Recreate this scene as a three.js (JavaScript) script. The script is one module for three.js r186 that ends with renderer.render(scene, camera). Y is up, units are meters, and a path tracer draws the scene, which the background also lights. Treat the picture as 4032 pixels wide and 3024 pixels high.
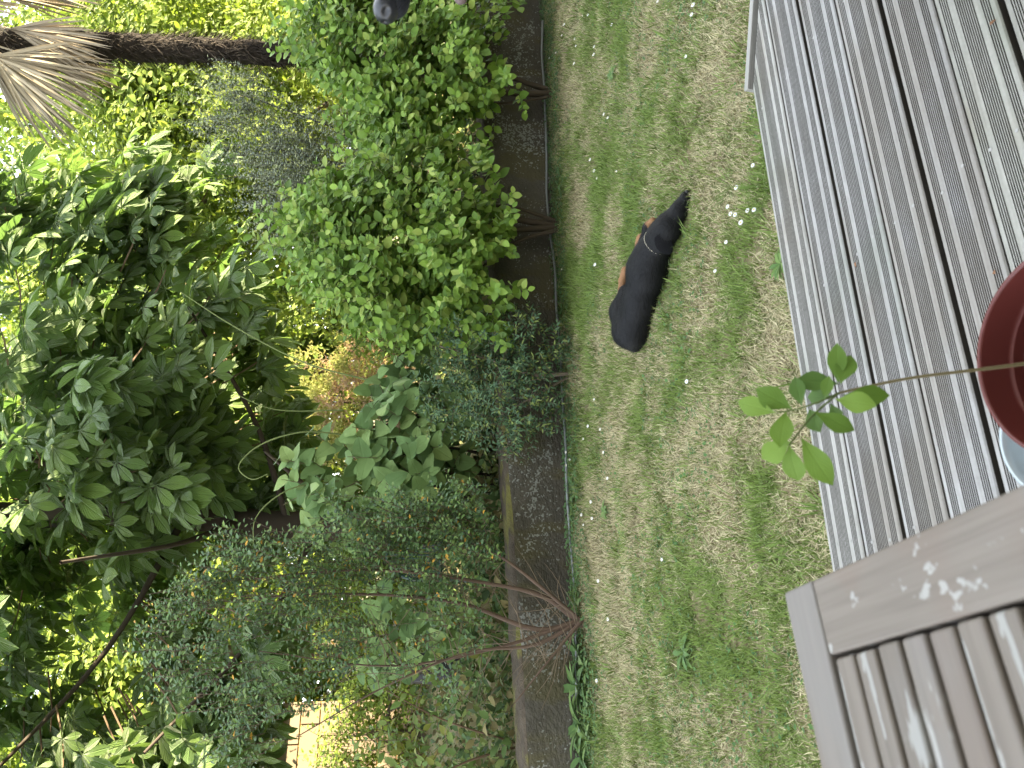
import * as THREE from 'three';
import { RoundedBoxGeometry } from 'three/addons/geometries/RoundedBoxGeometry.js';
import { mergeGeometries, mergeVertices } from 'three/addons/utils/BufferGeometryUtils.js';

// ---------------------------------------------------------------- camera, sky, sun, exposure
// World: x runs along the garden wall to the right, -z leads from the house towards the wall, lawn at y = 0.
const R = THREE.MathUtils.degToRad;
const scene = new THREE.Scene();
const camera = new THREE.PerspectiveCamera(53.1, 4 / 3, 0.05, 400);
camera.rotation.order = 'YXZ';
camera.position.set(0, 1.55, 0);
camera.rotation.set(R(-11.8), R(-21), R(3.1 - 90));        // the phone was held upright, the picture is stored on its side
camera.focus = 5; camera.userData.fStop = 7;
const renderer = new THREE.WebGLRenderer({ antialias: true });
renderer.toneMapping = THREE.LinearToneMapping;
renderer.toneMappingExposure = 8.0;
renderer.shadowMap.enabled = true;
renderer.shadowMap.type = THREE.PCFSoftShadowMap;

const toSun = new THREE.Vector3(0.8, 0.52, 0.3).normalize();
{ // a clear, slightly hazy late afternoon sky: pale blue overhead, whiter towards the horizon and round the sun
  const W = 256, H = 128, d = new Float32Array(W * H * 4);
  for (let y = 0; y < H; y++) for (let x = 0; x < W; x++) {
    const el = ((y + 0.5) / H - 0.5) * Math.PI, az = ((x + 0.5) / W - 0.5) * 2 * Math.PI, dx = Math.cos(az) * Math.cos(el), dy = Math.sin(el), dz = Math.sin(az) * Math.cos(el);
    const h = Math.pow(1 - Math.max(0, dy), 3), g = Math.pow(Math.max(0, dx * toSun.x + dy * toSun.y + dz * toSun.z), 6), o = (y * W + x) * 4;
    d[o] = 0.42 + 0.24 * h + 0.3 * g; d[o + 1] = 0.47 + 0.2 * h + 0.27 * g; d[o + 2] = 0.54 + 0.14 * h + 0.2 * g; d[o + 3] = 1;
  }
  const t = new THREE.DataTexture(d, W, H, THREE.RGBAFormat, THREE.FloatType); t.mapping = THREE.EquirectangularReflectionMapping; t.magFilter = t.minFilter = THREE.LinearFilter; t.needsUpdate = true;
  scene.background = t; scene.environment = t;
}
const sun = new THREE.DirectionalLight(new THREE.Color(1, 0.86, 0.6), 5);
sun.name = 'sun'; sun.position.copy(toSun).multiplyScalar(60); sun.castShadow = true;
Object.assign(sun.shadow.camera, { left: -25, right: 25, top: 25, bottom: -25, near: 1, far: 140 });
sun.shadow.mapSize.set(4096, 4096); sun.shadow.radius = 1;
scene.add(sun, sun.target);

// ---------------------------------------------------------------- helpers
function rng(seed) { let a = seed >>> 0; return () => { a = (a + 0x6D2B79F5) | 0; let t = Math.imul(a ^ (a >>> 15), 1 | a); t = (t + Math.imul(t ^ (t >>> 7), 61 | t)) ^ t; return ((t ^ (t >>> 14)) >>> 0) / 4294967296; }; }
const V = (x, y, z) => new THREE.Vector3(x, y, z);
const mix = (a, b, t) => a + (b - a) * t, clamp = THREE.MathUtils.clamp, sstep = (a, b, x) => { const t = clamp((x - a) / (b - a), 0, 1); return t * t * (3 - 2 * t); };
const used = {};
function numbered(n) { const k = used[n] = (used[n] ?? -1) + 1; return k ? n + '_' + String(k).padStart(3, '0') : n; }
function tag(o, label, category, group, kind) { o.userData.label = label; o.userData.category = category; if (group) o.userData.group = group; if (kind) o.userData.kind = kind; return o; }
function thing(name, label, category, pos = [0, 0, 0], turn = 0, group) { const g = new THREE.Group(); g.name = numbered(name); g.position.set(...pos); g.rotation.y = turn; tag(g, label, category, group); scene.add(g); return g; }
function part(name, geo, mat, parent) { const m = new THREE.Mesh(geo, mat); m.name = name; parent.add(m); return m; }
function structure(name, geo, mat) { const m = new THREE.Mesh(geo, mat); m.name = numbered(name); m.userData.kind = 'structure'; scene.add(m); return m; }
function box(w, h, d, x = 0, y = 0, z = 0, r = 0) { const g = r ? new RoundedBoxGeometry(w, h, d, 2, r) : new THREE.BoxGeometry(w, h, d); g.translate(x, y, z); return g; }
function merge(list) { const l = list.map((g) => { g = g.index ? g.toNonIndexed() : g; for (const k of Object.keys(g.attributes)) if (!['position', 'normal', 'uv'].includes(k)) g.deleteAttribute(k); return g; }); return mergeGeometries(l); }

// value noise in 3D and a tiling 2D version for textures
function hash(x, y, z) { let h = Math.imul(x, 374761393) ^ Math.imul(y, 668265263) ^ Math.imul(z, 2147483647 ^ 0x5bd1e995); h = Math.imul(h ^ (h >>> 13), 1274126177); return ((h ^ (h >>> 16)) >>> 0) / 4294967296; }
function noise3(x, y, z) {
  const i = Math.floor(x), j = Math.floor(y), k = Math.floor(z); let u = x - i, v = y - j, w = z - k;
  u = u * u * (3 - 2 * u); v = v * v * (3 - 2 * v); w = w * w * (3 - 2 * w);
  const L = (a, b, t) => a + (b - a) * t, h = (a, b, c) => hash(i + a, j + b, k + c);
  return L(L(L(h(0, 0, 0), h(1, 0, 0), u), L(h(0, 1, 0), h(1, 1, 0), u), v), L(L(h(0, 0, 1), h(1, 0, 1), u), L(h(0, 1, 1), h(1, 1, 1), u), v), w);
}
const fbm3 = (x, y, z, o = 4) => { let s = 0, a = 0.5, t = 0; for (let i = 0; i < o; i++) { s += a * noise3(x, y, z); t += a; a *= 0.5; x *= 2.03; y *= 2.03; z *= 2.03; } return s / t; };
function tnoise(u, v, fx, fy, seed) { // tiles with period 1 in u and v, fx and fy whole numbers
  const x = u * fx, y = v * fy, i = Math.floor(x), j = Math.floor(y); let a = x - i, b = y - j; a = a * a * (3 - 2 * a); b = b * b * (3 - 2 * b);
  const h = (p, q) => hash(((i + p) % fx + fx) % fx, ((j + q) % fy + fy) % fy, seed);
  return mix(mix(h(0, 0), h(1, 0), a), mix(h(0, 1), h(1, 1), a), b);
}
const tfbm = (u, v, fx, fy, seed, o = 4) => { let s = 0, a = 0.5, t = 0; for (let i = 0; i < o; i++) { s += a * tnoise(u, v, fx, fy, seed + i * 17); t += a; a *= 0.55; fx *= 2; fy *= 2; } return s / t; };
function tex(w, h, fn, color = true) { // fn(u, v) -> [r, g, b] linear for colour, or a number for relief
  const d = new Uint8Array(w * h * 4), c = new THREE.Color();
  for (let y = 0; y < h; y++) for (let x = 0; x < w; x++) {
    const q = fn((x + 0.5) / w, (y + 0.5) / h), o = (y * w + x) * 4;
    if (color) { c.setRGB(clamp(q[0], 0, 1), clamp(q[1], 0, 1), clamp(q[2], 0, 1)).convertLinearToSRGB(); d[o] = c.r * 255; d[o + 1] = c.g * 255; d[o + 2] = c.b * 255; }
    else d[o] = d[o + 1] = d[o + 2] = clamp(q, 0, 1) * 255;
    d[o + 3] = 255;
  }
  const t = new THREE.DataTexture(d, w, h); t.wrapS = t.wrapT = THREE.RepeatWrapping; t.magFilter = THREE.LinearFilter; t.minFilter = THREE.LinearMipmapLinearFilter; t.generateMipmaps = true;
  if (color) t.colorSpace = THREE.SRGBColorSpace; t.needsUpdate = true; return t;
}
function shifted(t, ox, oy, rx = 1, ry = 1) { const c = t.clone(); c.offset.set(ox, oy); c.repeat.set(rx, ry); c.needsUpdate = true; return c; }
const mat = (rgb, o = {}) => new THREE.MeshStandardMaterial({ color: new THREE.Color().setRGB(...rgb), roughness: 0.9, side: THREE.DoubleSide, ...o });
const lmix = (a, b, t) => [mix(a[0], b[0], t), mix(a[1], b[1], t), mix(a[2], b[2], t)];

// a tapered tube through points; rad is a list of radii as long as pts (or two ends)
function tube(pts, rad, sides = 6, steps = 3, wob = 0, rand) {
  const c = pts.length > 2 ? new THREE.CatmullRomCurve3(pts) : new THREE.LineCurve3(pts[0], pts[1]);
  const n = (pts.length - 1) * steps, pos = [], uv = [], idx = [], up = V(0.31, 0.2, 0.93).normalize();
  let len = 0, prev = null;
  for (let i = 0; i <= n; i++) {
    const t = i / n, p = c.getPoint(t), d = c.getTangent(t), f = t * (rad.length - 1), k = Math.min(Math.floor(f), rad.length - 2), r = mix(rad[k], rad[k + 1], f - k);
    const a = V(0, 0, 0).crossVectors(d, up).normalize(), b = V(0, 0, 0).crossVectors(d, a);
    if (prev) len += p.distanceTo(prev); prev = p;
    for (let j = 0; j <= sides; j++) { const q = (j % sides) / sides * Math.PI * 2, s = r * (1 + (wob ? wob * (noise3(p.x * 9 + j % sides, p.y * 9, p.z * 9) - 0.5) * 2 : 0)); pos.push(p.x + (a.x * Math.cos(q) + b.x * Math.sin(q)) * s, p.y + (a.y * Math.cos(q) + b.y * Math.sin(q)) * s, p.z + (a.z * Math.cos(q) + b.z * Math.sin(q)) * s); uv.push(j / sides * 0.3, len); }
  }
  for (let i = 0; i < n; i++) for (let j = 0; j < sides; j++) { const a = i * (sides + 1) + j, b = a + sides + 1; idx.push(a, b, a + 1, a + 1, b, b + 1); }
  const g = new THREE.BufferGeometry(); g.setAttribute('position', new THREE.Float32BufferAttribute(pos, 3)); g.setAttribute('uv', new THREE.Float32BufferAttribute(uv, 2)); g.setIndex(idx); g.computeVertexNormals(); return g;
}
// a leaf along +z with its face up, w(t) the half width (0 to 1) along it
function leaf(L, W, o = {}) {
  const { seg = 4, fold = 0.25, curl = 0.25, shape = (t) => Math.sin(Math.PI * Math.pow(t, 0.85)), z0 = 0, twist = 0, wave = 0 } = o, pos = [], uv = [], idx = [];
  for (let i = 0; i <= seg; i++) {
    const t = i / seg, w = Math.max(0.015, shape(t)) * W / 2, y = -curl * L * t * t, s = Math.sin(twist * t), c = Math.cos(twist * t), q = wave * W * Math.sin(t * 9);
    pos.push(-w * c, y + fold * w - w * s + q, z0 + t * L, 0, y, z0 + t * L, w * c, y + fold * w + w * s - q, z0 + t * L); uv.push(0, t, 0.5, t, 1, t);
  }
  for (let i = 0; i < seg; i++) { const a = i * 3; idx.push(a, a + 3, a + 1, a + 1, a + 3, a + 4, a + 1, a + 4, a + 2, a + 2, a + 4, a + 5); }
  const g = new THREE.BufferGeometry(); g.setAttribute('position', new THREE.Float32BufferAttribute(pos, 3)); g.setAttribute('uv', new THREE.Float32BufferAttribute(uv, 2)); g.setIndex(idx); g.computeVertexNormals(); return g;
}
const X = V(0, 0, 0), Y = V(0, 0, 0), Z = V(0, 0, 0);
function frame(p, d, n, s) { Z.copy(d).normalize(); X.crossVectors(n, Z); if (X.lengthSq() < 1e-6) X.set(1, 0, 0.01).cross(Z); X.normalize(); Y.crossVectors(Z, X); const m = new THREE.Matrix4().makeBasis(X, Y, Z); m.scale(V(s, s, s)); m.setPosition(p); return m; }
function around(r) { const u = r() * 2 - 1, t = r() * Math.PI * 2, s = Math.sqrt(1 - u * u); return V(s * Math.cos(t), u, s * Math.sin(t)); }
// hang the leaves of one plant: the 300 nearest to the garden side as leaves of their own, the rest as one mass
function hang(parent, geos, mats, list, { singles = 300, name = 'leaf', rest = 'foliage' } = {}) {
  geos = [].concat(geos);
  const far = (l) => l.m.elements[12] ** 2 + (l.m.elements[13] - 1.5) ** 2 + l.m.elements[14] ** 2;   // leaves come in world places; the house side is where one looks from
  list.forEach((l) => { l.f = far(l); }); list.sort((a, b) => a.f - b.f);
  const off = parent.position; list.forEach((l) => { l.m.elements[12] -= off.x; l.m.elements[13] -= off.y; l.m.elements[14] -= off.z; });
  const r = rng(list.length + 7);
  list.slice(0, singles).forEach((l) => { const m = part(name, geos[(r() * geos.length) | 0], mats[l.c ?? (r() * mats.length) | 0], parent); m.matrixAutoUpdate = true; l.m.decompose(m.position, m.quaternion, m.scale); });
  const more = list.slice(singles); if (!more.length) return;
  const plain = mats[0].clone(); plain.color.setRGB(1, 1, 1);
  const im = new THREE.InstancedMesh(geos[0], plain, more.length); im.name = rest; im.userData.kind = 'stuff';
  const c = new THREE.Color();
  more.forEach((l, i) => { im.setMatrixAt(i, l.m); c.copy(mats[l.c ?? (r() * mats.length) | 0].color); const k = 0.85 + 0.3 * r(); c.multiplyScalar(k); im.setColorAt(i, c); });
  parent.add(im); return im;
}
const veinBump = tex(128, 256, (u, v) => { const a = Math.abs(u - 0.5), s = (v - a * 0.9) * 9, f = Math.abs(s - Math.floor(s) - 0.5) * 2; return clamp(0.35 + 0.65 * Math.min(1, a * 14) * (0.45 + 0.55 * Math.pow(f, 0.5)), 0, 1); }, false);
function leafMats(cols, o = {}) { return cols.map((c) => new THREE.MeshPhysicalMaterial({ color: new THREE.Color().setRGB(...c), roughness: 0.95, transmission: 0.4, specularIntensity: 0.5, thickness: 0, side: THREE.DoubleSide, ...o })); }
const barkBump = tex(128, 512, (u, v) => tfbm(u, v, 16, 10, 5, 4), false);
const barkMat = (rgb) => mat(rgb, { bumpMap: barkBump, bumpScale: 0.006 });
const twigMat = mat([0.07, 0.05, 0.03]);

// ---------------------------------------------------------------- ground
const soilTex = tex(512, 512, (u, v) => { const n = tfbm(u, v, 8, 8, 3, 5), f = tnoise(u, v, 180, 180, 9), g = tfbm(u, v, 5, 5, 40, 4); let c = lmix([0.10, 0.075, 0.045], [0.26, 0.21, 0.11], n * 0.6 + f * 0.5); return lmix(c, [0.1, 0.13, 0.035], sstep(0.45, 0.7, g) * 0.7); });
{
  const g = new THREE.PlaneGeometry(300, 300); g.rotateX(-Math.PI / 2); g.translate(0, -0.02, 0);
  const uv = g.attributes.uv; for (let i = 0; i < uv.count; i++) uv.setXY(i, uv.getX(i) * 250, uv.getY(i) * 250);
  structure('ground', g, mat([1, 1, 1], { map: soilTex, roughness: 1 }));
  // the lawn: a gently uneven sheet
  const l = new THREE.PlaneGeometry(26, 9, 130, 60); l.rotateX(-Math.PI / 2); l.translate(2, 0, -1.2);
  const p = l.attributes.position, q = l.attributes.uv;
  for (let i = 0; i < p.count; i++) { p.setY(i, lawnY(p.getX(i), p.getZ(i))); q.setXY(i, p.getX(i) / 0.9, p.getZ(i) / 0.9); }
  l.computeVertexNormals();
  structure('lawn', l, mat([1, 1, 1], { map: soilTex, roughness: 1 }));
  // raised ground held by the wall
  const b = new THREE.PlaneGeometry(70, 40, 140, 80); b.rotateX(-Math.PI / 2); b.translate(4, 0, -25.3);
  const bp = b.attributes.position, bq = b.attributes.uv;
  for (let i = 0; i < bp.count; i++) { const x = bp.getX(i), z = bp.getZ(i); bp.setY(i, 0.27 + 0.012 * clamp(x, -5, 8) + 0.05 * (noise3(x * 1.3, 0, z * 1.3) - 0.5)); bq.setXY(i, x / 1.4, z / 1.4); }
  b.computeVertexNormals();
  structure('upper_garden_ground', b, mat([1, 1, 1], { map: soilTex, roughness: 1 }));
}
function lawnY(x, z) { return 0.035 * (noise3(x * 1.6 + 5, 3, z * 1.6) - 0.5) + 0.03 * (noise3(x * 5, 8, z * 5) - 0.5); }
function dryness(x, z) { const a = fbm3(x * 0.9 + 4, 1, z * 0.9, 3), b = fbm3(x * 3.1, 7, z * 3.1, 3); return clamp((a - 0.5) * 1.3 + (b - 0.5) * 2.1 + 0.46 + 0.3 * sstep(-3.9, -4.7, z) * sstep(1.6, 3.2, x) - 0.25 * sstep(-2.9, -2.2, z) * sstep(0.8, 1.6, x), 0.04, 0.95); }
const inView = (x, z) => { const f = -z; return x > -0.75 - 0.02 * f && x < 0.95 + f * 1.13 && true; };
{
  const blade = (L, W, bend) => { const g = new THREE.BufferGeometry(); const p = [-W / 2, 0, 0, W / 2, 0, 0, -W * 0.42, L * 0.55, bend * 0.3, W * 0.42, L * 0.55, bend * 0.3, 0, L, bend]; g.setAttribute('position', new THREE.Float32BufferAttribute(p, 3)); g.setIndex([0, 1, 2, 1, 3, 2, 2, 3, 4]); g.computeVertexNormals(); return g; };
  const r = rng(11), green = [], dry = [], q = new THREE.Quaternion(), e = new THREE.Euler(), c = new THREE.Color();
  const gm = leafMats([[1, 1, 1]], { transmission: 0.25 })[0], dm = mat([1, 1, 1], { roughness: 0.9 });
  let tries = 0;
  while (green.length + dry.length < 420000 && tries++ < 1500000) {
    const z = -1.72 - Math.pow(r(), 0.85) * 3.42, x = -1 + r() * 8;
    if (!inView(x, z)) continue;
    const dr = dryness(x, z), tuft = noise3(x * 11, 2, z * 11) * 0.7 + noise3(x * 26, 2, z * 26) * 0.3, isDry = r() < dr * 0.9;
    if (r() > 0.35 + 0.9 * tuft + (isDry ? 0.2 : 0)) continue;
    const lie = isDry ? 0.75 + 0.75 * r() : 0.2 + 0.95 * Math.pow(r(), 0.8), s = (isDry ? 0.6 + 0.6 * r() : 0.4 + 0.85 * r() * (0.45 + tuft)) ;
    e.set(lie * (r() < 0.5 ? 1 : -1), r() * Math.PI * 2, (r() - 0.5) * 0.8, 'YXZ'); q.setFromEuler(e);
    const m = new THREE.Matrix4().compose(V(x, lawnY(x, z) - 0.004 + (isDry ? 0.003 + r() * 0.006 : 0), z), q, V(s * (0.8 + 0.5 * r()), s, s));
    (isDry ? dry : green).push([m, r(), r(), dr]);
  }
  const put = (name, geo, mt, list, label, category, col) => { const im = new THREE.InstancedMesh(geo, mt, list.length); list.forEach((l, i) => { im.setMatrixAt(i, l[0]); im.setColorAt(i, c.setRGB(...col(l[1], l[2], l[3]))); }); im.name = name; tag(im, label, category, null, 'stuff'); scene.add(im); };
  put('lawn_grass', blade(0.046, 0.0036, 0.012), gm, green, 'short green grass blades of the patchy lawn', 'grass', (a, b, d) => { const k = 0.75 + 0.55 * b; return lmix(lmix([0.145 * k, 0.22 * k, 0.04 * k], [0.23 * k, 0.31 * k, 0.085 * k], a), [0.3, 0.27, 0.13], d * 0.5 * b); });
  const tall = []; for (let i = 0; i < 420; i++) { const x = -0.8 + r() * 6.5, z = -1.85 - r() * 3.1; if (!inView(x, z)) continue; const n = 8 + r() * 22, w = 0.02 + 0.05 * r(); for (let j = 0; j < n; j++) { const a = r() * 6.283, d = w * Math.sqrt(r()), s = 0.6 + 0.7 * r(); e.set((0.15 + 0.8 * r()), a, (r() - 0.5) * 0.6, 'YXZ'); q.setFromEuler(e); const px = x + Math.sin(a) * d, pz = z + Math.cos(a) * d; tall.push([new THREE.Matrix4().compose(V(px, lawnY(px, pz) - 0.004, pz), q, V(s, s, s)), r(), r(), 0.2]); } }
  put('grass_tufts', blade(0.085, 0.0052, 0.03), gm, tall, 'longer green grass tufts scattered over the lawn', 'grass', (a, b) => { const k = 0.8 + 0.5 * b; return lmix([0.12 * k, 0.19 * k, 0.04 * k], [0.19 * k, 0.26 * k, 0.07 * k], a); });
  put('dry_lawn_grass', blade(0.036, 0.003, 0.012), dm, dry, 'straw coloured dry grass lying in the patchy lawn', 'grass', (a, b) => { const k = 0.7 + 0.6 * b; return lmix([0.52 * k, 0.465 * k, 0.28 * k], [0.34 * k, 0.285 * k, 0.16 * k], a); });
}

// ---------------------------------------------------------------- houses: the one behind the deck, and an unseen one added to shade lawn and shrubs
{
  const h = thing('house', 'cream rendered house with a front gable and grey tiled roof behind the deck', 'house', [0, 0, 1.9]);
  const render = mat([0.62, 0.58, 0.5]), slate = mat([0.09, 0.085, 0.08]), white = mat([0.7, 0.7, 0.68], { roughness: 0.5 });
  const glass = new THREE.MeshPhysicalMaterial({ color: 0xffffff, transmission: 0.85, thickness: 0, roughness: 0.03 });
  // front wall with openings for two windows and a garden door
  const s = new THREE.Shape(); s.moveTo(-11, -0.02); s.lineTo(11, -0.02); s.lineTo(11, 7.3); s.lineTo(-11, 7.3); s.closePath();
  const holes = [[-0.6, 1.4, 0.32, 2.42], [-4.2, -2.4, 1.1, 2.5], [3.2, 5.0, 1.1, 2.5], [-3.4, -2.0, 4.4, 5.7], [0.4, 1.8, 4.4, 5.7]];
  for (const [a, b, c, d] of holes) { const p = new THREE.Path(); p.moveTo(a, c); p.lineTo(a, d); p.lineTo(b, d); p.lineTo(b, c); p.closePath(); s.holes.push(p); }
  part('wall', new THREE.ExtrudeGeometry(s, { depth: 0.3, bevelEnabled: false }), render, h);
  part('rear_wall', box(22, 7.3, 0.3, 0, 3.64, 6.6), render, h);
  for (const x of [-10.85, 10.85]) { const g = new THREE.Shape(); g.moveTo(0, 0); g.lineTo(6.3, 0); g.lineTo(6.3, 7.3); g.lineTo(3.1, 10); g.lineTo(0, 7.3); g.closePath(); const e = new THREE.ExtrudeGeometry(g, { depth: 0.28, bevelEnabled: false }); e.rotateY(-Math.PI / 2); e.translate(x + 0.14, 0, 0.31); part('side_wall', e, render, h); }
  for (const [a, b, c, d] of holes) {
    const w = part('window', merge([box(b - a, 0.08, 0.1, (a + b) / 2, c + 0.04, 0.15), box(b - a, 0.08, 0.1, (a + b) / 2, d - 0.04, 0.15), box(0.08, d - c - 0.16, 0.1, a + 0.04, (c + d) / 2, 0.15), box(0.08, d - c - 0.16, 0.1, b - 0.04, (c + d) / 2, 0.15), box(0.06, d - c - 0.16, 0.08, (a + b) / 2, (c + d) / 2, 0.15)]), white, h);
    part('pane', box(b - a - 0.15, d - c - 0.15, 0.006, (a + b) / 2, (c + d) / 2, 0.13), glass, w);
  }
  // main roof, ridge along x at 10.1 m, and the cross gable
  const slab = (pts, t) => { const sh = new THREE.Shape(); sh.moveTo(...pts[0]); pts.slice(1).forEach((p) => sh.lineTo(...p)); sh.closePath(); return new THREE.ExtrudeGeometry(sh, { depth: t, bevelEnabled: false }); };
  const rf = slab([[-0.45, 6.95], [3.1, 10.02], [6.95, 6.9], [6.95, 7.08], [3.1, 10.2], [-0.45, 7.13]], 22.8); rf.rotateY(-Math.PI / 2); rf.translate(11.4, 0, 0); part('roof', rf, slate, h);
  const gw = slab([[-2.7, 6.0], [2.7, 6.0], [0, 9.2]], 3.2); gw.translate(-0.8, 0.3, -0.28); part('gable', gw, render, h);
  const gr = slab([[-3.05, 5.98], [0, 9.6], [3.05, 5.98], [3.05, 6.2], [0, 9.82], [-3.05, 6.2]], 3.3); gr.translate(-0.8, 0, -0.5); part('gable_roof', gr, slate, h);
  part('chimney', box(0.9, 1.6, 0.6, 5.5, 10.4, 3.1), mat([0.3, 0.12, 0.07]), h);
}

{
  const h = thing('added_shade_house', 'tall unseen rendered house added beside the garden to shade the lawn', 'house', [8, 0, -2.9]);
  const s = new THREE.Shape(); s.moveTo(0, -0.02); s.lineTo(6, -0.02); s.lineTo(6, 7.8); s.lineTo(3, 9.6); s.lineTo(0, 7.8); s.closePath();
  const g = new THREE.ExtrudeGeometry(s, { depth: 12, bevelEnabled: false }); part('wall', g, mat([0.5, 0.46, 0.4]), h);
  for (const k of [-1, 1]) { const r = box(3.75, 0.16, 12.5, 0, 0, 0); r.rotateZ(k * -0.54); r.translate(3 + k * 1.62, 8.77, 6); part('roof', r, mat([0.1, 0.085, 0.08]), h); }
  const fr = mat([0.65, 0.65, 0.63], { roughness: 0.5 }), gl = new THREE.MeshPhysicalMaterial({ color: new THREE.Color(0.05, 0.06, 0.07), roughness: 0.05 });
  for (const z of [2, 6, 9.5]) for (const y of [1.0, 4.6]) { const w = part('window', merge([box(0.06, 0.08, 1.3, -0.03, y, z), box(0.06, 0.08, 1.3, -0.03, y + 1.4, z), box(0.06, 1.32, 0.08, -0.03, y + 0.7, z - 0.61), box(0.06, 1.32, 0.08, -0.03, y + 0.7, z + 0.61)]), fr, h); part('pane', box(0.02, 1.3, 1.12, -0.012, y + 0.7, z), gl, w); }
}
// ---------------------------------------------------------------- deck
const woodGrey = (seed) => tex(1024, 128, (u, v) => {
  const st = tfbm(u, v, 4, 40, seed, 4), fine = tnoise(u, v, 60, 128, seed + 3), patch = tfbm(u, v, 5, 2, seed + 30, 4), sp = tnoise(u, v, 400, 90, seed + 5);
  let c = lmix([0.155, 0.147, 0.128], [0.43, 0.418, 0.39], st * 0.55 + fine * 0.3 + sp * 0.15); c = lmix(c, [0.17, 0.135, 0.088], sstep(0.45, 0.72, patch) * 0.4); return lmix(c, [0.18, 0.2, 0.15], sstep(0.55, 0.8, tfbm(u, v, 7, 2, seed + 60, 3)) * 0.35);
});
{
  const maps = [woodGrey(100), woodGrey(200), woodGrey(300)];
  const woods = [];
  for (let i = 0; i < 6; i++) woods.push(mat([1 - 0.04 * (i % 3), 1 - 0.04 * (i % 3), 1 - 0.045 * (i % 2)], { map: shifted(maps[i % 3], i * 0.37, i * 0.21), roughness: 0.8, bumpMap: shifted(maps[i % 3], i * 0.37, i * 0.21), bumpScale: 0.0012 }));
  const P = 0.1465, W = 0.1365, T = 0.026, front = -1.822, deck = new THREE.Group(); deck.name = 'deck'; deck.userData.kind = 'structure'; scene.add(deck);
  // cross section: smooth bands and groups of 4, 8 and 4 grooves (dark algae and muck lodged in them, their shade painted in too)
  const prof = [[0, -0.003], [0.003, 0]], darkFaces = new Set();   let v = 0.0125; const gw = 0.0028, gp = 0.0053, gd = 0.008;
  for (const n of [4, 8, 4]) { for (let k = 0; k < n; k++) { const q = prof.length; darkFaces.add(q).add(q + 1).add(q + 2); prof.push([v, 0], [v + 0.0003, -gd], [v + gw, -gd], [v + gw + 0.0003, 0]); v += gp; } v += 0.014; }
  prof.push([W - 0.003, 0], [W, -0.003], [W, -T], [0, -T]); for (const q of [prof.length - 3, prof.length - 2, prof.length - 1]) darkFaces.add(q);   // edges take the same dark colour, painting shade into the gaps
  const grimeShade = mat([0.05, 0.043, 0.034], { roughness: 1 });
  function board(endR, x0, topMat, parent) { // endR(v) = x of the right end
    const pos = [], nor = [], uv = [], clean = [], darkTris = []; const n = prof.length;
    for (let i = 0; i < n; i++) { const a = prof[i], b = prof[(i + 1) % n], nz = -(b[1] - a[1]), ny = b[0] - a[0], l = Math.hypot(nz, ny), o = pos.length / 3;
      for (const q of [a, b]) for (const x of [x0, endR(q[0])]) { pos.push(x, q[1], q[0]); nor.push(0, ny / l, nz / l); uv.push(x / 2.2, q[0] / 0.35 + q[1] / 0.35); }
      (darkFaces.has(i) ? darkTris : clean).push(o, o + 2, o + 1, o + 1, o + 2, o + 3); }
    // end caps
    for (const end of [0, 1]) { const o = pos.length / 3; for (const q of prof) { pos.push(end ? endR(q[0]) : x0, q[1], q[0]); nor.push(end ? 1 : -1, 0, 0); uv.push(q[0] * 3, q[1] * 3); }
      const tr = THREE.ShapeUtils.triangulateShape(prof.map((q) => new THREE.Vector2(q[0], q[1])), []); for (const t of tr) clean.push(o + t[0], o + t[1], o + t[2]); }
    const g = new THREE.BufferGeometry(); g.setAttribute('position', new THREE.Float32BufferAttribute(pos, 3)); g.setAttribute('normal', new THREE.Float32BufferAttribute(nor, 3)); g.setAttribute('uv', new THREE.Float32BufferAttribute(uv, 2)); g.setIndex(clean.concat(darkTris)); g.addGroup(0, clean.length, 0); g.addGroup(clean.length, darkTris.length, 1); return part('board', g, [topMat, grimeShade], parent);
  }
  const r = rng(77), screwGeo = new THREE.CylinderGeometry(0.0042, 0.0042, 0.004, 10), screwMat = mat([0.32, 0.31, 0.29], { metalness: 0.6, roughness: 0.5 });
  // the deck's right end is cut back at an angle towards the house
  const cut = (z) => 1.80 + (z + 1.815) * 2.45;
  let z = front;
  for (let k = 0; k < 25; k++) {
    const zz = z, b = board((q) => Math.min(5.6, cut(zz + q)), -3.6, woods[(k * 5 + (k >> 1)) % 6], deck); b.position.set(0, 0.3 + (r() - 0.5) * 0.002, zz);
    for (const jx of [-0.42, 0.28, 0.98, 1.68, 2.38]) for (const dz of [0.035, 0.1]) { if (jx > cut(zz + dz) - 0.03 || k > 12) continue; const s = part('screw', screwGeo, screwMat, b); s.position.set(jx + (r() - 0.5) * 0.03, -0.0008, dz + (r() - 0.5) * 0.006); }
    z += P + (k % 2 ? 0.0045 : -0.0045);
  }
  const dark = mat([0.12, 0.1, 0.08]);
  for (const jx of [-3.2, -2.5, -1.8, -1.1, -0.42, 0.28, 0.98, 1.68]) part('joist', box(0.045, 0.12, 3.5, jx, 0.21, -0.02), dark, deck);
  part('skirt_board', box(5.3, 0.19, 0.022, -0.86, 0.172, front + 0.03), mat([0.35, 0.34, 0.31], { map: maps[1] }), deck);
  const tb = part('trim_board', box(3.0, 0.2, 0.024, 1.5, -0.1, 0, 0.003), mat([1, 1, 1], { map: maps[0] }), deck); tb.position.set(1.815, 0.305, -1.855); tb.rotation.y = -Math.atan2(1, 2.45);
}

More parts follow.
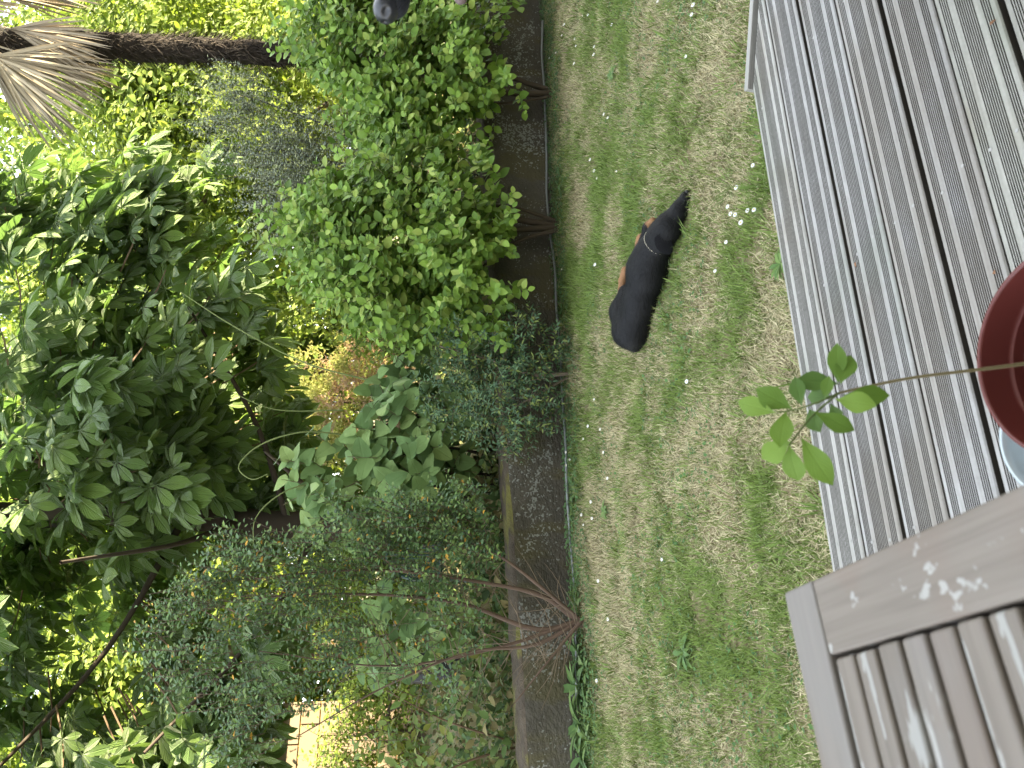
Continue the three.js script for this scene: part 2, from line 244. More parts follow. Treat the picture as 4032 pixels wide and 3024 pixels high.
// ---------------------------------------------------------------- low garden wall
const wallTop = (x) => 0.356 + 0.048 * clamp(x, -3, 8) + 0.012 * (noise3(x * 3, 1, 1) - 0.5);
{
  const wallTex = tex(2048, 512, (u, v) => {
    const n = tfbm(u, v, 24, 6, 400, 5), stain = tfbm(u, v, 30, 3, 450, 4), sp = tnoise(u, v, 430, 108, 480) * 0.65 + tnoise(u, v, 190, 48, 484) * 0.35, patch = tfbm(u, v, 14, 4, 520, 4), grit = tnoise(u, v, 900, 225, 490);
    let c = lmix([0.035, 0.031, 0.024], [0.13, 0.115, 0.088], n * 0.6 + stain * 0.2 + grit * 0.25); c = lmix(c, [0.09, 0.078, 0.03], sstep(0.48, 0.7, stain) * 0.6);
    return lmix(c, [0.36, 0.37, 0.34], sstep(0.68, 0.84, sp + 1.1 * (patch - 0.5)) * 0.6);
  });
  const topTex = tex(1024, 128, (u, v) => { const n = tfbm(u, v, 60, 6, 600, 5), m = tfbm(u, v, 20, 3, 640, 4); let c = lmix([0.035, 0.026, 0.017], [0.105, 0.08, 0.052], n); return lmix(c, [0.14, 0.13, 0.025], sstep(0.5, 0.68, m) * 0.8); });
  const bump = tex(512, 256, (u, v) => tfbm(u, v, 40, 20, 700, 5), false);
  const w = thing('garden_wall', 'low weathered concrete wall with mossy top along the lawn', 'wall', [0, 0, -5.2]);
  const N = 260, x0 = -6, x1 = 10, rows = [0, 0.15, 0.4, 0.7, 0.93, 1], face = [], fuv = [], fi = [], top = [], tuv = [], ti = [];
  for (let i = 0; i <= N; i++) { const x = mix(x0, x1, i / N), h = wallTop(x);
    rows.forEach((t) => { const y = mix(-0.1, h, t); face.push(x, y, 0.018 * (noise3(x * 4, y * 4, 5) - 0.5) + 0.01 * (noise3(x * 17, y * 17, 2) - 0.5) - (t === 1 ? 0.012 : 0)); fuv.push(x / 4, y / 1.0); });
    [0, 0.03, 0.1, 0.2, 0.28, 0.31, 0.31].forEach((d, k) => { const bumpy = 0.02 * (noise3(x * 12, 3, d * 20) - 0.4); top.push(x, (k === 6 ? 0.1 : h + (k ? (k < 5 ? 0.014 : -0.02) + bumpy : 0)), -0.012 - d + 0.012 * (noise3(x * 4, h * 4, 5) - 0.5) * (k ? 0 : 1)); tuv.push(x / 4, d / 0.5); });
  }
  for (let i = 0; i < N; i++) { for (let j = 0; j < 5; j++) { const a = i * 6 + j; fi.push(a, a + 6, a + 1, a + 1, a + 6, a + 7); } for (let j = 0; j < 6; j++) { const a = i * 7 + j; ti.push(a, a + 7, a + 1, a + 1, a + 7, a + 8); } }
  const mk = (p, u, x) => { const g = new THREE.BufferGeometry(); g.setAttribute('position', new THREE.Float32BufferAttribute(p, 3)); g.setAttribute('uv', new THREE.Float32BufferAttribute(u, 2)); g.setIndex(x); g.computeVertexNormals(); return g; };
  part('wall_face', mk(face, fuv, fi), mat([1, 1, 1], { map: wallTex, bumpMap: shifted(bump, 0, 0, 4, 3), bumpScale: 0.008 }), w);
  part('wall_top', mk(top, tuv, ti), mat([1, 1, 1], { map: topTex, bumpMap: shifted(bump, 0.3, 0, 6, 2), bumpScale: 0.01, roughness: 1 }), w);
  // grey pipe lying along the foot of the wall
  const pp = []; const r = rng(5); for (let x = -0.2; x < 5.6; x += 0.35) pp.push(V(x, 0.02 + 0.025 * r() + (x > 3.2 ? 0.03 : 0), -5.11 + 0.04 * Math.sin(x * 1.3) + 0.03 * r()));
  const hose = new THREE.Mesh(tube(pp, [0.0095, 0.0095], 8, 4), mat([0.2, 0.21, 0.21], { roughness: 0.5 })); hose.name = 'garden_pipe'; tag(hose, 'thin grey pipe lying along the foot of the garden wall', 'pipe'); scene.add(hose);
}

// ---------------------------------------------------------------- table
{
  const wood = (seed, spots, th) => tex(512, 512, (u, v) => {
    const g = tfbm(u, v, 3, 90, seed, 4), p = tfbm(u, v, 2, 5, seed + 9, 4), q = tfbm(u, v, 4, 6, seed + 77, 3); let c = lmix([0.095, 0.077, 0.06], [0.205, 0.175, 0.145], g * 0.6 + p * 0.4); c = lmix(c, [0.155, 0.145, 0.135], sstep(0.45, 0.7, p) * 0.6); c = lmix(c, [0.14, 0.095, 0.07], sstep(0.55, 0.75, q) * 0.3);
    const w = tfbm(u, v, spots[0], spots[1], seed + 40, 4) * 0.8 + tfbm(u, v, 6, 3, seed + 51, 3) * 0.35; return lmix(c, [0.34, 0.34, 0.32], sstep(th, th + 0.05, w) * 0.65);
  });
  const t = thing('slatted_table', 'weathered wooden garden table with slatted top and pale paint stains', 'table', [0.08, 0.3, -0.845], R(7.5));
  const rail = wood(800, [22, 26], 0.715), slats = [wood(900, [7, 44], 0.735), wood(950, [8, 50], 0.745)], plain = wood(990, [5, 12], 0.9);
  const M = (tx, ox, oy, rx, ry, k = 1) => mat([k, k, k], { map: shifted(tx, ox, oy, rx, ry), roughness: 0.62, bumpMap: shifted(tx, ox, oy, rx, ry), bumpScale: 0.0025 });
  const L = 1.25, Wd = 1.0, TH = 0.028, top = 0.74;                       // L along +z (towards the house), width along -x
  const flat = (w, d, turn) => { const g = box(w, TH, d, 0, 0, 0, 0.004), p = g.attributes.position, n = g.attributes.normal, u = []; for (let i = 0; i < p.count; i++) u.push(...(turn ? [p.getZ(i) / 0.5, (p.getX(i) + p.getY(i)) / 0.5] : [p.getX(i) / 0.5, (p.getZ(i) + p.getY(i)) / 0.5])); g.setAttribute('uv', new THREE.Float32BufferAttribute(u, 2)); return g; };
  const y = top - TH / 2;
  for (const [z, ox] of [[0.03, 0.1], [L - 0.03, 0.6]]) part('end_rail', flat(Wd, 0.0598), M(plain, ox, 0.3, 1, 1), t).position.set(-Wd / 2, y, z);
  const sideLen = L - 0.121;
  for (const [x, ox] of [[-0.04, 0.0], [-Wd + 0.04, 0.4]]) part('side_rail', flat(0.0795, sideLen, true), M(rail, ox, 0.15, 1, 1), t).position.set(x, y - 0.0005, L / 2);
  const n = 31, pitch = (L - 0.12 - 0.004) / n, inner = Wd - 0.16 - 0.008; const sg = flat(inner, pitch - 0.0055), r = rng(21);
  const sm = []; for (let i = 0; i < 6; i++) sm.push(M(slats[i % 2], i * 0.31, i * 0.17, 1, 1, [1, 0.92, 0.86, 0.97, 1.05, 0.9][i]));
  for (let i = 0; i < n; i++) { const s = part('slat', sg, sm[(i * 7 + (i >> 2)) % 6], t); s.position.set(-Wd / 2 + (r() - 0.5) * 0.003, y - 0.001 - r() * 0.0015, 0.06 + 0.004 + pitch * (i + 0.5)); s.rotation.y = (r() - 0.5) * 0.006; }
  const lm = M(plain, 0.2, 0.2, 1, 1, 0.9);
  for (const x of [-0.1, -Wd + 0.1]) for (const z of [0.09, L - 0.09]) part('leg', box(0.06, 0.712, 0.06, x, 0.356, z, 0.004), lm, t);
  for (const z of [0.09, L - 0.09]) part('apron', box(Wd - 0.262, 0.07, 0.022, -Wd / 2, 0.671, z), lm, t);
  for (const x of [-0.1, -Wd / 2, -Wd + 0.1]) part('batten', box(0.05, 0.028, L - 0.3, x, 0.6972, L / 2), lm, t);
}

// ---------------------------------------------------------------- plastic pot with a seedling, water bowl
{
  const pot = thing('plant_pot', 'round reddish brown plastic plant pot on the deck beside the table', 'pot', [0.374, 0.301, -0.742]);
  const pm = mat([0.11, 0.022, 0.017], { roughness: 0.42 });
  const out = [[0, 0], [0.095, 0], [0.1, 0.01], [0.128, 0.27], [0.136, 0.272], [0.139, 0.3], [0.1445, 0.344], [0.1435, 0.349], [0.1395, 0.349], [0.138, 0.345]];
  const ins = [[0.1345, 0.305], [0.129, 0.302], [0.1275, 0.299], [0.1285, 0.296], [0.1265, 0.293], [0.1275, 0.29], [0.1255, 0.287], [0.1265, 0.284], [0.1205, 0.281], [0.1185, 0.27], [0.11, 0.2], [0.0, 0.2]];
  part('body', new THREE.LatheGeometry(out.concat(ins).map(([a, b]) => new THREE.Vector2(a, b)), 72), pm, pot);
  const soil = new THREE.CylinderGeometry(0.112, 0.112, 0.02, 40, 1); soil.translate(0, 0.212, 0); part('soil', soil, mat([0.02, 0.013, 0.009], { roughness: 1 }), pot);
  const bowl = thing('water_bowl', 'round galvanised metal bowl with water beside the plant pot', 'bowl', [0.345, 0.301, -1.002]); bowl.scale.set(0.78, 1, 0.78);
  part('body', new THREE.LatheGeometry([[0, 0], [0.085, 0], [0.1, 0.02], [0.124, 0.1], [0.13, 0.108], [0.134, 0.107], [0.135, 0.113], [0.13, 0.118], [0.124, 0.115], [0.118, 0.105], [0.096, 0.024], [0, 0.012]].map(([a, b]) => new THREE.Vector2(a, b)), 64), mat([0.36, 0.4, 0.41], { roughness: 0.3, metalness: 0.35 }), bowl);
  const water = new THREE.CylinderGeometry(0.113, 0.112, 0.004, 48); water.translate(0, 0.075, 0); part('water', water, new THREE.MeshPhysicalMaterial({ color: 0xffffff, transmission: 1, thickness: 0, roughness: 0.02 }), bowl);
}
{
  const s = thing('seedling', 'young seedling with thin stem and oval green leaves growing from the brown pot', 'seedling', [0.398, 0.52, -0.74]);
  const o = s.position, w = (x, y, z) => V(x, y, z).sub(o), sm = mat([0.16, 0.13, 0.06]), green = mat([0.09, 0.12, 0.03]);
  part('stem', tube([w(0.39, 0.5, -0.745), w(0.363, 0.72, -0.79), w(0.355, 0.818, -0.82), w(0.349, 0.865, -0.84), w(0.343, 0.905, -0.86)], [0.0028, 0.0022, 0.002, 0.0018], 7, 5), sm, s);
  part('twig', tube([w(0.343, 0.905, -0.86), w(0.333, 0.929, -0.87), w(0.326, 0.955, -0.885), w(0.324, 0.978, -0.9)], [0.0016, 0.0011], 6, 4), green, s);
  part('twig', tube([w(0.343, 0.905, -0.86), w(0.316, 0.94, -0.868), w(0.303, 0.954, -0.87), w(0.27, 0.985, -0.872)], [0.0016, 0.0011], 6, 4), green, s);
  const sh = (t) => Math.sin(Math.PI * Math.pow(t, 1.25)) * (0.75 + 0.25 * t), mats = leafMats([[0.11, 0.2, 0.02], [0.14, 0.24, 0.024], [0.085, 0.165, 0.026], [0.165, 0.27, 0.028]], { transmission: 0.4, clearcoat: 0.25, clearcoatRoughness: 0.4, bumpMap: veinBump, bumpScale: 0.0008 });
  const list = [[.352, .912, -.85, .398, .919, -.83, 0], [.356, .904, -.86, .366, .95, -.875, 2], [.347, .916, -.84, .386, .9, -.832, 0], [.326, .926, -.825, .32, .88, -.80, 0], [.322, .935, -.83, .302, .915, -.79, 3], [.323, .929, -.85, .305, .912, -.86, 2], [.31, .955, -.85, .283, .915, -.835, 0], [.328, .951, -.88, .364, .962, -.872, 2], [.329, .956, -.895, .355, 1.0, -.9, 0], [.324, .978, -.9, .35, 1.015, -.935, 3], [.323, .97, -.89, .276, .997, -.875, 1], [.325, .94, -.88, .293, .95, -.86, 2], [.279, .97, -.865, .217, .955, -.845, 1], [.272, .983, -.875, .228, .965, -.9, 1], [.276, .982, -.872, .262, 1.0, -.915, 3], [.338, .915, -.862, .35, .93, -.9, 2], [.334, .925, -.866, .36, .925, -.85, 0]];
  list.forEach(([x, y, z, a, b, c, k], i) => { const p = w(x, y, z), d = w(a, b, c).sub(p), L = d.length(); const g = leaf(1, 0.52 + 0.08 * (i % 3), { seg: 8, fold: 0.18, curl: 0.12 + 0.1 * (i % 2), shape: sh, wave: 0.03 }); const n = V(-0.25 + 0.25 * Math.sin(i * 2.1), 0.8, 0.75); const m = part('leaf', g, mats[k], s); frame(p, d, n, L * 1.08).decompose(m.position, m.quaternion, m.scale); });
}

// ---------------------------------------------------------------- dogs: one continuous skin from tapered bones
function fur(parent, geo, n, len, lay, seed) { // short hairs lying back along the body
  const r = rng(seed), p = geo.attributes.position, nn = geo.attributes.normal, cc = geo.attributes.color, h = new THREE.BufferGeometry(); h.setAttribute('position', new THREE.Float32BufferAttribute([-0.0009, 0, 0, 0.0009, 0, 0, 0, 0.0015, 1], 3)); h.setIndex([0, 1, 2]); h.computeVertexNormals();
  const im = new THREE.InstancedMesh(h, new THREE.MeshPhysicalMaterial({ color: 0xffffff, roughness: 0.55, specularIntensity: 0.6, side: THREE.DoubleSide }), n), c = new THREE.Color(), N = V(0, 0, 0);
  for (let i = 0; i < n; i++) { const k = (r() * p.count) | 0; N.fromBufferAttribute(nn, k); const d = lay.clone().addScaledVector(around(r), 0.35); d.addScaledVector(N, -d.dot(N)).normalize().addScaledVector(N, 0.22 + 0.2 * r()); const m = frame(V(p.getX(k), p.getY(k), p.getZ(k)), d, N, 1); m.scale(V(1, 1, len * (0.6 + 0.8 * r()))); im.setMatrixAt(i, m); const q = 0.5 + 0.9 * r(); im.setColorAt(i, c.setRGB(cc.getX(k) * q, cc.getY(k) * q, cc.getZ(k) * q)); }
  im.name = 'fur'; im.userData.kind = 'stuff'; parent.add(im);
}
function skin(bones, cell, k, colour, bump = 0) { // bones: [ax,ay,az,ar, bx,by,bz,br, tint]
  let lo = V(9, 9, 9), hi = V(-9, -9, -9); for (const b of bones) for (const i of [0, 4]) { const r = b[i + 3] + 0.04; lo.min(V(b[i] - r, b[i + 1] - r, b[i + 2] - r)); hi.max(V(b[i] + r, b[i + 1] + r, b[i + 2] + r)); }
  const dist = (x, y, z, b) => { const dx = b[4] - b[0], dy = b[5] - b[1], dz = b[6] - b[2]; const t = clamp(((x - b[0]) * dx + (y - b[1]) * dy + (z - b[2]) * dz) / (dx * dx + dy * dy + dz * dz + 1e-9), 0, 1); return Math.hypot(x - b[0] - dx * t, y - b[1] - dy * t, z - b[2] - dz * t) - mix(b[3], b[7], t); };
  const f = (x, y, z) => { let d = 1; for (const b of bones) { const e = dist(x, y, z, b), kk = b[9] ?? k, h = clamp(0.5 + 0.5 * (d - e) / kk, 0, 1); d = mix(d, e, h) - kk * h * (1 - h); } return d + (bump ? bump * (noise3(x * 40, y * 40, z * 40) - 0.5) : 0); };
  const nx = Math.ceil((hi.x - lo.x) / cell) + 1, ny = Math.ceil((hi.y - lo.y) / cell) + 1, nz = Math.ceil((hi.z - lo.z) / cell) + 1, F = new Float32Array(nx * ny * nz), at = (i, j, l) => (l * ny + j) * nx + i;
  for (let l = 0; l < nz; l++) for (let j = 0; j < ny; j++) for (let i = 0; i < nx; i++) F[at(i, j, l)] = f(lo.x + i * cell, lo.y + j * cell, lo.z + l * cell);
  const pos = [], col = [], nor = [], idx = [], id = new Int32Array(nx * ny * nz).fill(-1);
  for (let l = 0; l < nz - 1; l++) for (let j = 0; j < ny - 1; j++) for (let i = 0; i < nx - 1; i++) {
    let sx = 0, sy = 0, sz = 0, n = 0; const c = []; for (let q = 0; q < 8; q++) c.push(F[at(i + (q & 1), j + (q >> 1 & 1), l + (q >> 2))]);
    for (const [a, b] of [[0, 1], [2, 3], [4, 5], [6, 7], [0, 2], [1, 3], [4, 6], [5, 7], [0, 4], [1, 5], [2, 6], [3, 7]]) if ((c[a] < 0) !== (c[b] < 0)) { const t = c[a] / (c[a] - c[b]); sx += mix(a & 1, b & 1, t); sy += mix(a >> 1 & 1, b >> 1 & 1, t); sz += mix(a >> 2, b >> 2, t); n++; }
    if (!n) continue; const x = lo.x + (i + sx / n) * cell, y = lo.y + (j + sy / n) * cell, z = lo.z + (l + sz / n) * cell, e = cell * 0.5;
    id[at(i, j, l)] = pos.length / 3; pos.push(x, y, z);
    const g = V(f(x + e, y, z) - f(x - e, y, z), f(x, y + e, z) - f(x, y - e, z), f(x, y, z + e) - f(x, y, z - e)).normalize(); nor.push(g.x, g.y, g.z);
    let best = 9, tint = 0; for (const b of bones) { const d = dist(x, y, z, b); if (d < best) { best = d; tint = b[8] ?? 0; } } col.push(...colour(tint, x, y, z));
  }
  for (let l = 1; l < nz - 1; l++) for (let j = 1; j < ny - 1; j++) for (let i = 1; i < nx - 1; i++) {
    const s = F[at(i, j, l)] < 0, quad = (a, b, c, d, fl) => { if (a < 0 || b < 0 || c < 0 || d < 0) return; fl ? idx.push(a, b, c, a, c, d) : idx.push(a, c, b, a, d, c); };
    if (s !== F[at(i + 1, j, l)] < 0) quad(id[at(i, j - 1, l - 1)], id[at(i, j, l - 1)], id[at(i, j, l)], id[at(i, j - 1, l)], s);
    if (s !== F[at(i, j + 1, l)] < 0) quad(id[at(i - 1, j, l - 1)], id[at(i - 1, j, l)], id[at(i, j, l)], id[at(i, j, l - 1)], s);
    if (s !== F[at(i, j, l + 1)] < 0) quad(id[at(i - 1, j - 1, l)], id[at(i, j - 1, l)], id[at(i, j, l)], id[at(i - 1, j, l)], s);
  }
  const g = new THREE.BufferGeometry(); g.setAttribute('position', new THREE.Float32BufferAttribute(pos, 3)); g.setAttribute('normal', new THREE.Float32BufferAttribute(nor, 3)); g.setAttribute('color', new THREE.Float32BufferAttribute(col, 3)); g.setIndex(idx);
  const uv = []; for (let i = 0; i < pos.length; i += 3) uv.push(pos[i] / 0.2, (pos[i + 1] + pos[i + 2]) / 0.2); g.setAttribute('uv', new THREE.Float32BufferAttribute(uv, 2)); return g;
}
const furBump = tex(256, 256, (u, v) => tfbm(u, v, 14, 60, 31, 3), false);
const furMat = new THREE.MeshPhysicalMaterial({ color: 0xffffff, vertexColors: true, roughness: 0.62, specularIntensity: 0.45, sheen: 0.06, sheenRoughness: 0.4, sheenColor: new THREE.Color(0.5, 0.55, 0.65), bumpMap: furBump, bumpScale: 0.0025 });
{
  // lying on the lawn, back to the house, head stretched out on the grass; local x runs forward to the head, z towards the house
  const dog = thing('dog', 'black and tan dog lying on the lawn with its head down', 'dog', [1.58, -0.018, -3.56], 0);
  const e = V(0.63, 0, 0.777).normalize(); dog.quaternion.setFromRotationMatrix(new THREE.Matrix4().makeBasis(e, V(0, 1, 0), V(0, 0, 0).crossVectors(e, V(0, 1, 0)))); // third axis = e x up
  const b = (ax, ay, az, ar, bx, by, bz, br, t = 0, k) => [ax, ay, -az, ar, bx, by, -bz, br, t, k];
  dog.scale.set(1, 0.95, 0.94);
  const bones = [
    b(0.085, 0.1, 0.11, 0.1, 0.27, 0.1, 0.11, 0.09), b(0.27, 0.1, 0.11, 0.09, 0.44, 0.1, 0.115, 0.108), b(0.44, 0.1, 0.115, 0.108, 0.53, 0.1, 0.1, 0.092),
    b(0.53, 0.115, 0.09, 0.075, 0.64, 0.1, 0.045, 0.064), b(0.65, 0.105, 0.035, 0.07, 0.7, 0.09, 0.02, 0.066), b(0.71, 0.08, 0.015, 0.052, 0.79, 0.062, 0.0, 0.04), b(0.79, 0.06, 0, 0.04, 0.86, 0.046, -0.005, 0.029, 0, 0.03),
    b(0.07, 0.115, 0.15, 0.09, 0.14, 0.14, 0.24, 0.068), b(0.14, 0.14, 0.24, 0.066, 0.235, 0.13, 0.27, 0.045, 0, 0.04), b(0.235, 0.13, 0.275, 0.04, 0.19, 0.115, 0.33, 0.026, 0, 0.02), b(0.19, 0.13, 0.33, 0.026, 0.28, 0.14, 0.35, 0.022, 1, 0.012), b(0.28, 0.14, 0.35, 0.022, 0.335, 0.135, 0.352, 0.025, 1, 0.012),
    b(0.09, 0.05, 0.2, 0.06, 0.2, 0.04, 0.32, 0.04), b(0.2, 0.035, 0.34, 0.03, 0.33, 0.03, 0.4, 0.022, 1, 0.015),
    b(0.45, 0.085, 0.2, 0.065, 0.5, 0.08, 0.28, 0.045), b(0.5, 0.075, 0.29, 0.04, 0.6, 0.08, 0.3, 0.034, 0, 0.02), b(0.6, 0.08, 0.3, 0.034, 0.64, 0.07, 0.29, 0.024, 1, 0.015), b(0.49, 0.1, 0.31, 0.03, 0.53, 0.1, 0.33, 0.026, 1, 0.015),
    b(0.0, 0.07, 0.1, 0.035, -0.01, 0.03, 0.2, 0.02, 0, 0.03), b(-0.01, 0.03, 0.2, 0.018, 0.05, 0.022, 0.32, 0.01, 0, 0.01),
  ];
  const tan = [0.3, 0.16, 0.075], black = [0.0045, 0.0047, 0.0055];
  const hide = skin(bones, 0.008, 0.05, (t) => t ? tan : black); part('body', hide, furMat, dog); fur(dog, hide, 26000, 0.016, V(-1, -0.35, 0.1), 808);
  const ear = part('ear', leaf(0.13, 0.09, { seg: 8, fold: -0.3, curl: 0.35, shape: (t) => Math.pow(Math.sin(Math.PI * clamp(t * 0.86 + 0.1, 0, 1)), 0.7) }), new THREE.MeshPhysicalMaterial({ color: new THREE.Color().setRGB(0.005, 0.005, 0.006), roughness: 0.85, specularIntensity: 0.3, side: THREE.DoubleSide }), dog); frame(V(0.665, 0.155, 0.03), V(-0.62, -0.62, 0.4), V(0.0, 0.3, 0.95), 0.9).decompose(ear.position, ear.quaternion, ear.scale);
  const ear2 = part('ear', ear.geometry, ear.material, dog); frame(V(0.66, 0.16, -0.07), V(-0.45, 0.0, -0.75), V(0.1, 0.9, -0.4), 1).decompose(ear2.position, ear2.quaternion, ear2.scale);
  part('nose', new THREE.SphereGeometry(0.016, 14, 10).scale(0.8, 0.8, 1.1).translate(0.882, 0.045, 0.006), mat([0.008, 0.008, 0.009], { roughness: 0.3 }), dog);
  // chain collar, link by link
  const col = new THREE.Group(); col.name = 'collar'; dog.add(col); const link = new THREE.TorusGeometry(0.006, 0.0017, 6, 10), cm = mat([0.7, 0.65, 0.5], { metalness: 0.8, roughness: 0.3 });
  const c0 = V(0.605, 0.105, -0.06), ax = V(0.85, -0.1, 0.5).normalize(), q1 = V(0, 1, 0).cross(ax).normalize(), q2 = V(0, 0, 0).crossVectors(ax, q1), N = 42;
  for (let i = 0; i < N; i++) { const a = i / N * Math.PI * 2, m = part('link', link, cm, col); m.position.copy(c0).addScaledVector(q1, 0.0745 * Math.cos(a)).addScaledVector(q2, 0.0745 * Math.sin(a)); m.lookAt(m.position.clone().add(i % 2 ? ax : V(0, 0, 0).copy(q1).multiplyScalar(Math.cos(a)).addScaledVector(q2, Math.sin(a)))); }
}
{
  // the second dog sits up on a garden bench just beyond the picture; only the tip of its muzzle reaches in
  const bench = thing('garden_bench', 'plain wooden garden bench on the deck carrying the sitting dog', 'bench', [1.62, 0.3, -0.95]);
  const bm = mat([0.3, 0.24, 0.17]); for (let i = 0; i < 5; i++) part('seat_slat', box(0.9, 0.022, 0.07, 0.32, 0.44, -0.17 + i * 0.085, 0.004), bm, bench);
  for (const x of [0.14, 0.7]) for (const z of [-0.17, 0.17]) part('leg', box(0.05, 0.428, 0.05, x, 0.2148, z, 0.004), bm, bench);
  for (let i = 0; i < 2; i++) part('back_rail', box(0.9, 0.07, 0.022, 0.32, 0.62 + i * 0.2, 0.215, 0.004), bm, bench); for (const x of [0.14, 0.7]) part('back_post', box(0.05, 0.9, 0.03, x, 0.45, 0.245, 0.004), bm, bench);
  const d = thing('dog', 'black dog sitting up beside the deck, only its dark nose and jaw showing', 'dog', [1.51, 0.752, -0.95]);
  const b = (ax, ay, az, ar, bx, by, bz, br, t = 0, k) => [ax, ay, az, ar, bx, by, bz, br, t, k];
  const bones = [b(0.32, 0.13, 0, 0.13, 0.08, 0.34, 0, 0.12), b(0.08, 0.34, 0, 0.12, 0.0, 0.46, 0, 0.1), b(0, 0.48, 0, 0.088, -0.13, 0.66, -0.01, 0.07), b(-0.16, 0.71, -0.012, 0.075, -0.25, 0.735, -0.02, 0.066), b(-0.29, 0.75, -0.026, 0.046, -0.37, 0.76, -0.034, 0.034, 0, 0.04), b(-0.37, 0.76, -0.034, 0.034, -0.455, 0.765, -0.043, 0.03, 0, 0.02),
    b(-0.25, 0.7, -0.02, 0.034, -0.34, 0.67, -0.032, 0.02, 0, 0.015), b(-0.34, 0.67, -0.032, 0.019, -0.425, 0.65, -0.041, 0.0135, 1, 0.008),
    b(0.02, 0.4, -0.1, 0.06, 0.06, 0.2, -0.1, 0.042), b(0.06, 0.2, -0.1, 0.04, 0.08, 0.025, -0.1, 0.026, 0, 0.02), b(0.02, 0.4, 0.1, 0.06, 0.06, 0.2, 0.1, 0.042), b(0.06, 0.2, 0.1, 0.04, 0.08, 0.025, 0.1, 0.026, 0, 0.02), b(0.08, 0.025, -0.1, 0.026, 0.03, 0.022, 0.03, 0.022, 0, 0.01), b(0.08, 0.025, 0.1, 0.026, 0.03, 0.022, 0.1, 0.022, 0, 0.01),
    b(0.32, 0.14, -0.12, 0.08, 0.16, 0.1, -0.15, 0.06), b(0.32, 0.14, 0.12, 0.08, 0.16, 0.1, 0.15, 0.06), b(0.3, 0.03, -0.15, 0.028, 0.12, 0.026, -0.16, 0.026, 0, 0.03), b(0.3, 0.03, 0.15, 0.028, 0.12, 0.026, 0.16, 0.026, 0, 0.03)];
  part('body', skin(bones, 0.0075, 0.05, (t) => t ? [0.16, 0.12, 0.115] : [0.02, 0.022, 0.028]), furMat, d);
  const nm = mat([0.012, 0.013, 0.017], { roughness: 0.38 });
  const ng = new THREE.SphereGeometry(0.027, 28, 20).scale(0.75, 0.8, 1.05), np = ng.attributes.position;
  for (let i = 0; i < np.count; i++) { const x = np.getX(i), y = np.getY(i), z = np.getZ(i); for (const s of [-1, 1]) { const q = Math.hypot(y - 0.001, (z - s * 0.013) * 0.9); if (x < 0 && q < 0.008) np.setX(i, x + 0.009 * (1 - q / 0.008)); } } ng.computeVertexNormals();
  const n = part('nose', ng, nm, d); n.position.set(-0.473, 0.774, -0.045); n.rotation.y = -0.1;
  for (const s of [-1, 1]) { const er = part('ear', leaf(0.13, 0.1, { seg: 6, fold: 0.3, curl: 0.4 }), nm, d); frame(V(-0.15, 0.775, s * 0.06 - 0.012), V(0.1, -0.6, s * 0.7), V(0, 0.7, s * 0.7), 1).decompose(er.position, er.quaternion, er.scale); }
}

// ---------------------------------------------------------------- shrubs and trees
// shoots in a bush: origin points inside blobs (ellipsoids [cx,cy,cz,rx,ry,rz]), leaves along each shoot
function bush({ seed, blobs, shoots, len, per, size, spread = 0.9, up = 0.5, shell = 0.55, face = V(0, 0.7, 0.7), core, keep = () => true, whorl = 2.4 }) {
  const r = rng(seed), leaves = [], twigs = [], vol = blobs.map((b) => b[3] * b[4] * b[5]), tot = vol.reduce((a, b) => a + b, 0);
  for (let i = 0; i < shoots; i++) {
    let q = r() * tot, k = 0; while (q > vol[k] && k < blobs.length - 1) q -= vol[k++];
    const b = blobs[k], d = around(r), rad = Math.pow(shell + (1 - shell) * r(), 0.6), p = V(b[0] + d.x * b[3] * rad, b[1] + d.y * b[4] * rad, b[2] + d.z * b[5] * rad);
    const wob = 0.75 + 0.5 * fbm3(p.x * 2.1, p.y * 2.1, p.z * 2.1, 2); p.set(mix(b[0], p.x, wob), mix(b[1], p.y, wob), mix(b[2], p.z, wob));
    if (!keep(p, r)) continue;
    const out = p.clone().sub(core ?? V(b[0], b[1], b[2])).normalize(), dir = out.multiplyScalar(0.8).add(V(0, up, 0)).addScaledVector(around(r), 0.55).normalize(), L = len * (0.6 + 0.8 * r());
    const tip = p.clone().addScaledVector(dir, L), mid = p.clone().lerp(tip, 0.5).add(V(0, L * 0.06, 0)); twigs.push([p, mid, tip]);
    const side = V(0, 0, 0).crossVectors(dir, V(0.2, 1, 0.1)).normalize(), s2 = V(0, 0, 0).crossVectors(dir, side), n = Math.max(2, Math.round(per * (0.7 + 0.6 * r()))); let a = r() * 6.28;
    for (let j = 0; j < n; j++) {
      const t = 0.12 + 0.88 * (j + 0.4 * r()) / n, o = p.clone().lerp(tip, Math.min(1, t)); a += whorl + (r() - 0.5) * 0.5;
      const ld = dir.clone().multiplyScalar(mix(0.3, 1.0, t) * (1 - spread * 0.3)).addScaledVector(side, Math.cos(a) * spread).addScaledVector(s2, Math.sin(a) * spread).normalize();
      const nn = face.clone().addScaledVector(around(r), 0.65).addScaledVector(dir, 0.35), sz = size * (0.6 + 0.55 * r()) * mix(1.05, 0.7, t * t);
      leaves.push({ m: frame(o, ld, nn, sz) });
    }
  }
  return { leaves, twigs, r };
}
function twigMesh(parent, twigs, r0, r1, m, max = 400) { const o = parent.position, l = twigs.slice(0, max).map((t) => tube(t.map((p) => p.clone().sub(o)), [r0, r1], 3, 1)); if (l.length) { const g = part('twigs', merge(l), m, parent); g.userData.kind = 'stuff'; } }
function stems(parent, list, m, name = 'stem') { for (const [pts, rad] of list) part(name, tube(pts.map((p) => V(...p).sub(parent.position)), rad, 8, 5, 0.18), m, parent); }

